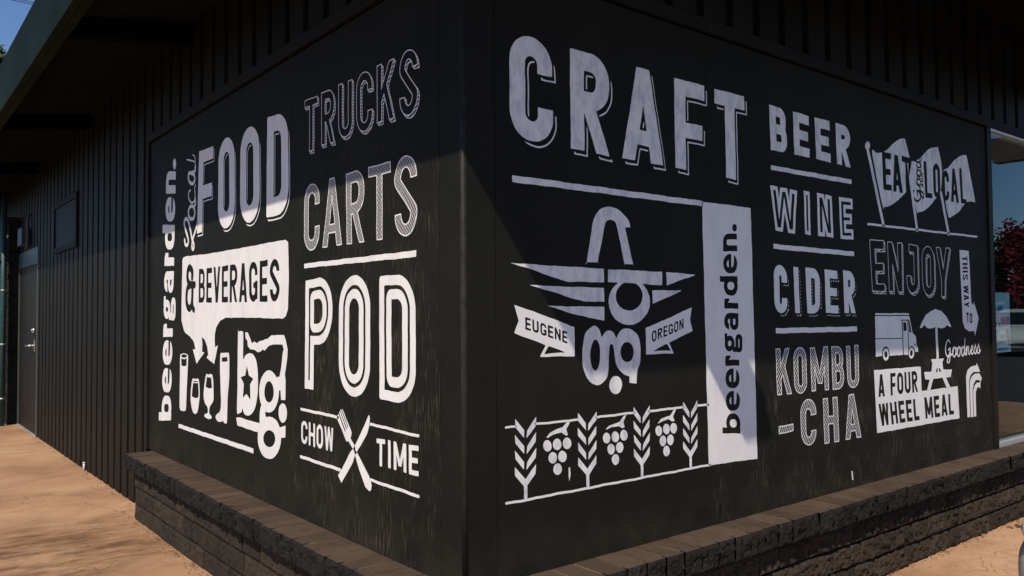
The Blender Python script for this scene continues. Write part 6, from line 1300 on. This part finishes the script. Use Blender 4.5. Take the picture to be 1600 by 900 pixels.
# ------------------------------------------------------------------ cars
def make_car(label, paint, loc, rz, group=None):
    """small hatchback, nose towards local +y, base at the ground, centred"""
    root = thing('parked_car', label, 'car', loc, group)
    root.rotation_euler = (0, 0, rz)
    Lk = dict(parent=root, loc=(0, 0, 0))
    # stations: y, half width, z low, z shoulder, z top
    st = [(2.03, .30, .34, .46, .52), (2.01, .56, .27, .46, .545), (1.94, .73, .23, .46, .575), (1.76, .83, .20, .50, .70), (1.35, .865, .19, .62, .86),
          (0.85, .875, .18, .68, .94), (0.2, .88, .18, .70, .95), (-0.6, .88, .18, .71, .95), (-1.3, .87, .19, .72, .96), (-1.75, .83, .23, .72, .96), (-1.95, .74, .28, .70, .93), (-2.02, .55, .36, .66, .86)]
    bm = bmesh.new()
    rings = []
    for y, w, z0, zs, z1 in st:
        ring = []
        prof = [(0, z0), (.72, z0), (.93, z0 + .06), (.985, z0 + .16), (1.0, zs - .05), (.985, zs + .03), (.93, zs + .55 * (z1 - zs)), (.82, z1 - .01), (.5, z1 + .012), (0, z1 + .02)]
        for a, z in prof:
            ring.append(bm.verts.new((w * a, y, z)))
        for a, z in prof[-2:0:-1]:
            ring.append(bm.verts.new((-w * a, y, z)))
        rings.append(ring)
    n = len(rings[0])
    for a, b in zip(rings[:-1], rings[1:]):
        for i in range(n):
            bm.faces.new((a[i], a[(i + 1) % n], b[(i + 1) % n], b[i]))
    bm.faces.new(rings[0][::-1]); bm.faces.new(rings[-1])
    bmesh.ops.recalc_face_normals(bm, faces=bm.faces)
    body = link('body', bm, paint, smooth=True, **Lk)
    sub = body.modifiers.new('round', 'SUBSURF')
    sub.levels = sub.render_levels = 2
    # cabin
    bm = bmesh.new()
    cab = [(0.95, .72, .93, .945), (0.30, .68, .93, 1.33), (-0.15, .66, .93, 1.43), (-1.05, .66, .93, 1.42), (-1.55, .66, .93, 1.30), (-1.86, .68, .90, .96)]
    rings = []
    for y, w, z0, z1 in cab:
        k = (z1 - z0)
        rings.append([bm.verts.new(p) for p in ((w * 1.12, y, z0), (w * (1.12 - .22 * k), y, z0 + k * .75), (w * (.95 - .25 * k), y, z1), (-w * (.95 - .25 * k), y, z1), (-w * (1.12 - .22 * k), y, z0 + k * .75), (-w * 1.12, y, z0))])
    for a, b in zip(rings[:-1], rings[1:]):
        for i in range(5):
            f = bm.faces.new((a[i], a[i + 1], b[i + 1], b[i]))
            f.material_index = 1 if i in (0, 4) else 0
    for f in list(bm.faces):
        c = f.calc_center_median()
        if c.y > 0.45 or c.y < -1.62:
            f.material_index = 1
    bm.faces.new(rings[0][::-1]); bm.faces.new(rings[-1])
    bmesh.ops.recalc_face_normals(bm, faces=bm.faces)
    link('cabin', bm, [paint, M['carglass']], **Lk)
    for x in (-.80, .80):
        for y in (1.25, -1.28):
            bm = bmesh.new()
            s = 1 if x > 0 else -1
            tube(bm, [(x - s * .11, y, .31), (x + s * .085, y, .31)], [.31, .31], 28)
            tube(bm, [(x + s * .085, y, .31), (x + s * .092, y, .31)], [.30, .26], 28)
            wh = link('wheel', bm, M['tyre'], **Lk)
            bm = bmesh.new()
            tube(bm, [(x + s * .080, y, .31), (x + s * .099, y, .31)], [.20, .19], 20)
            for k in range(5):
                a = k * 2 * math.pi / 5
                tube(bm, [(x + s * .10, y + .04 * math.cos(a), .31 + .04 * math.sin(a)), (x + s * .104, y + .18 * math.cos(a), .31 + .18 * math.sin(a))], .022, 6)
            rim = link('rim', bm, M['alu'], loc=(0, 0, 0), parent=wh)
        bm = bmesh.new()
        s = 1 if x > 0 else -1
        bmesh.ops.create_uvsphere(bm, u_segments=14, v_segments=8, radius=1, matrix=Matrix.Translation((s * .60, 1.86, .60)) @ Matrix.Diagonal((.15, .10, .075, 1)))
        link('headlight', bm, M['lens'], smooth=True, **Lk)
        bm = bmesh.new()
        bmesh.ops.create_uvsphere(bm, u_segments=12, v_segments=8, radius=1, matrix=Matrix.Translation((s * .72, -1.88, .72)) @ Matrix.Diagonal((.09, .07, .12, 1)))
        link('tail_light', bm, M['redlens'], smooth=True, **Lk)
        bm = bmesh.new()
        bmesh.ops.create_uvsphere(bm, u_segments=12, v_segments=8, radius=1, matrix=Matrix.Translation((s * .93, .62, .98)) @ Matrix.Diagonal((.10, .05, .065, 1)))
        link('mirror', bm, paint, smooth=True, **Lk)
        bm = bmesh.new()
        tube(bm, [(s * .874, .02, .80), (s * .892, .0, .80), (s * .892, -.14, .80), (s * .874, -.16, .80)], .012, 6)
        link('handle', bm, M['plastic'], **Lk)
    bm = bmesh.new()
    box(bm, -.36, .36, 1.93, 2.028, .33, .43, bev=.012)
    link('grille', bm, M['plastic'], **Lk)
    return root
make_car('silver car nosed up to the low wall, only its front corner in view', M['silver'], (2.33, -3.057, 0.004), 0.0)
make_car('white car parked across the lot, mirrored in the shop window', M['carwhite'], (27.0, -7.6, -0.004), 1.4)

# ------------------------------------------------------------------ trees
def make_tree(label, kind, leafmat, loc, height, rad, trunk, nclump, nleaf, lsize, seed, low=0.35, group=None):
    r = random.Random(seed)
    root = thing('tree', label, 'tree', loc, group)
    Lk = dict(parent=root, loc=(0, 0, 0))
    bm = bmesh.new()
    top = height * 0.82
    pts = [(r.uniform(-.05, .05) * k, r.uniform(-.05, .05) * k, top * k / 6) for k in range(7)]
    tube(bm, pts, [trunk * (1.25 if k == 0 else 1 - k / 7.2) for k in range(7)], 9)
    tips = []
    for k in range(nclump):
        t = r.uniform(low, 1.0)
        z0 = top * min(0.95, t * 0.8)
        a = r.uniform(0, 2 * math.pi)
        prof = math.sin(math.pi * min(1, max(0.08, (t - low) / (1.02 - low)) ** 0.8)) if kind == 'round' else (1.05 - t)
        L = rad * (0.35 + 0.65 * r.random()) * max(0.25, prof)
        z1 = height * (low + (1 - low) * (t - low) / (1 - low)) * r.uniform(0.95, 1.0)
        p1 = (L * math.cos(a), L * math.sin(a), z1)
        mid = (p1[0] * .45, p1[1] * .45, z0 + (z1 - z0) * .45 + r.uniform(-.1, .2))
        tube(bm, [(0, 0, z0), mid, p1], [trunk * .32 * (1.1 - t * .6), trunk * .2, trunk * .05], 5, False)
        tips.append((Vector(p1), rad * r.uniform(0.16, 0.34)))
    link('trunk', bm, M['bark'], **Lk)
    V, F = [], []
    for c, cr in tips:
        for k in range(nleaf):
            d = Vector((r.gauss(0, 1), r.gauss(0, 1), r.gauss(0, .8)))
            d = d.normalized() * cr * (r.random() ** 0.45)
            p = c + d
            a = Vector((r.gauss(0, 1), r.gauss(0, 1), r.gauss(0, .6))).normalized()
            b = a.orthogonal().normalized()
            s = lsize * r.uniform(.6, 1.3)
            q = a.cross(b) * s * .15
            i = len(V)
            V += [p - a * s, p + b * s * .5 + q, p + a * s, p - b * s * .5 + q]
            F.append((i, i + 1, i + 2, i + 3))
    me = bpy.data.meshes.new('crown')
    me.from_pydata([tuple(v) for v in V], [], F)
    me.materials.append(leafmat)
    o = bpy.data.objects.new('crown', me)
    COL.objects.link(o)
    o.parent = root
    return root
make_tree('dark leafy tree beyond the corner of the eave, under the blue sky', 'round', M['leaf_green'], (1.15, 28, -0.006), 10.1, 2.2, .22, 70, 150, .16, 3)
make_tree('red leaved tree across the lot, mirrored in the shop window', 'round', M['leaf_red'], (34.0, -9.0, -0.006), 5.2, 2.6, .12, 60, 150, .12, 5, .25)
make_tree('tall dark conifer across the lot, mirrored beside the red tree', 'cone', M['leaf_dark'], (33.0, -11.2, -0.006), 4.4, 1.3, .14, 70, 110, .12, 9, .12)
make_tree('broad dark green tree across the lot, mirrored behind the red tree', 'round', M['leaf_dark'], (40.0, -11.8, -0.006), 4.6, 3.4, .2, 60, 110, .18, 12, .12)

# ------------------------------------------------------------------ overhead wires (their poles stand outside the picture)
uw = thing('utility_wires', 'pair of thin dark wires strung across the sky above the tree', 'wires', (-30, 34, 0))
bm = bmesh.new()
tube(bm, [(-15.88, 34.0, 14.178), (-6.889, 34.0, 13.968), (-0.895, 34.0, 13.828), (2.102, 34.0, 13.758), (3.601, 34.0, 13.723), (6.598, 34.0, 13.653), (11.093, 34.0, 13.548), (20.084, 34.0, 13.338)], 0.014, 5)
link('wire', bm, M['plastic'], uw)
bm = bmesh.new()
tube(bm, [(-15.88, 34.0, 14.04), (-6.889, 34.0, 13.935), (-0.895, 34.0, 13.865), (2.101, 34.0, 13.83), (3.6, 34.0, 13.812), (6.597, 34.0, 13.777), (11.092, 34.0, 13.724), (20.082, 34.0, 13.619)], 0.014, 5)
link('wire', bm, M['plastic'], uw)
# ------------------------------------------------------------------ fallen leaves and grit along the walls
bm = bmesh.new()
r = random.Random(21)
def leaf(x, y, z, s):
    a = r.uniform(0, 6.28)
    c = Vector((x, y, z))
    u = Vector((math.cos(a), math.sin(a), r.uniform(-.25, .25))) * s
    v = Vector((-math.sin(a), math.cos(a), r.uniform(-.25, .25))) * s * .45
    m = Vector((0, 0, s * .22))
    vs = [bm.verts.new(p) for p in (c - u, c + v + m, c + u, c - v + m)]
    bm.faces.new(vs)
for _ in range(260):
    x = r.uniform(1.2, 6.5); leaf(x, -FACE - .012 - abs(r.gauss(0, .03)), 0.006 + r.random() * .008, r.uniform(.004, .013))
for _ in range(220):
    y = r.uniform(0.6, 3.85); leaf(-FACE - .012 - abs(r.gauss(0, .028)), y, 0.006 + r.random() * .008, r.uniform(.004, .012))
for _ in range(150):
    y = r.uniform(3.9, 9.6); leaf(-.012 - abs(r.gauss(0, .05)), y, 0.006 + r.random() * .008, r.uniform(.004, .014))
for _ in range(160):
    leaf(r.uniform(-2.5, -.2), r.uniform(1.5, 9), 0.006, r.uniform(.003, .010))
for _ in range(90):
    leaf(r.uniform(1.8, 5.5), r.uniform(-1.4, -.2), 0.006, r.uniform(.003, .011))
for _ in range(14):
    leaf(r.uniform(4.1, 4.5), -FACE - .05 - abs(r.gauss(0, .05)), 0.008, r.uniform(.012, .026))
o = link('fallen_leaves', bm, M['litter'])
o['kind'] = 'stuff'
o['label'] = 'dry leaf scraps and grit lying along the foot of the walls'
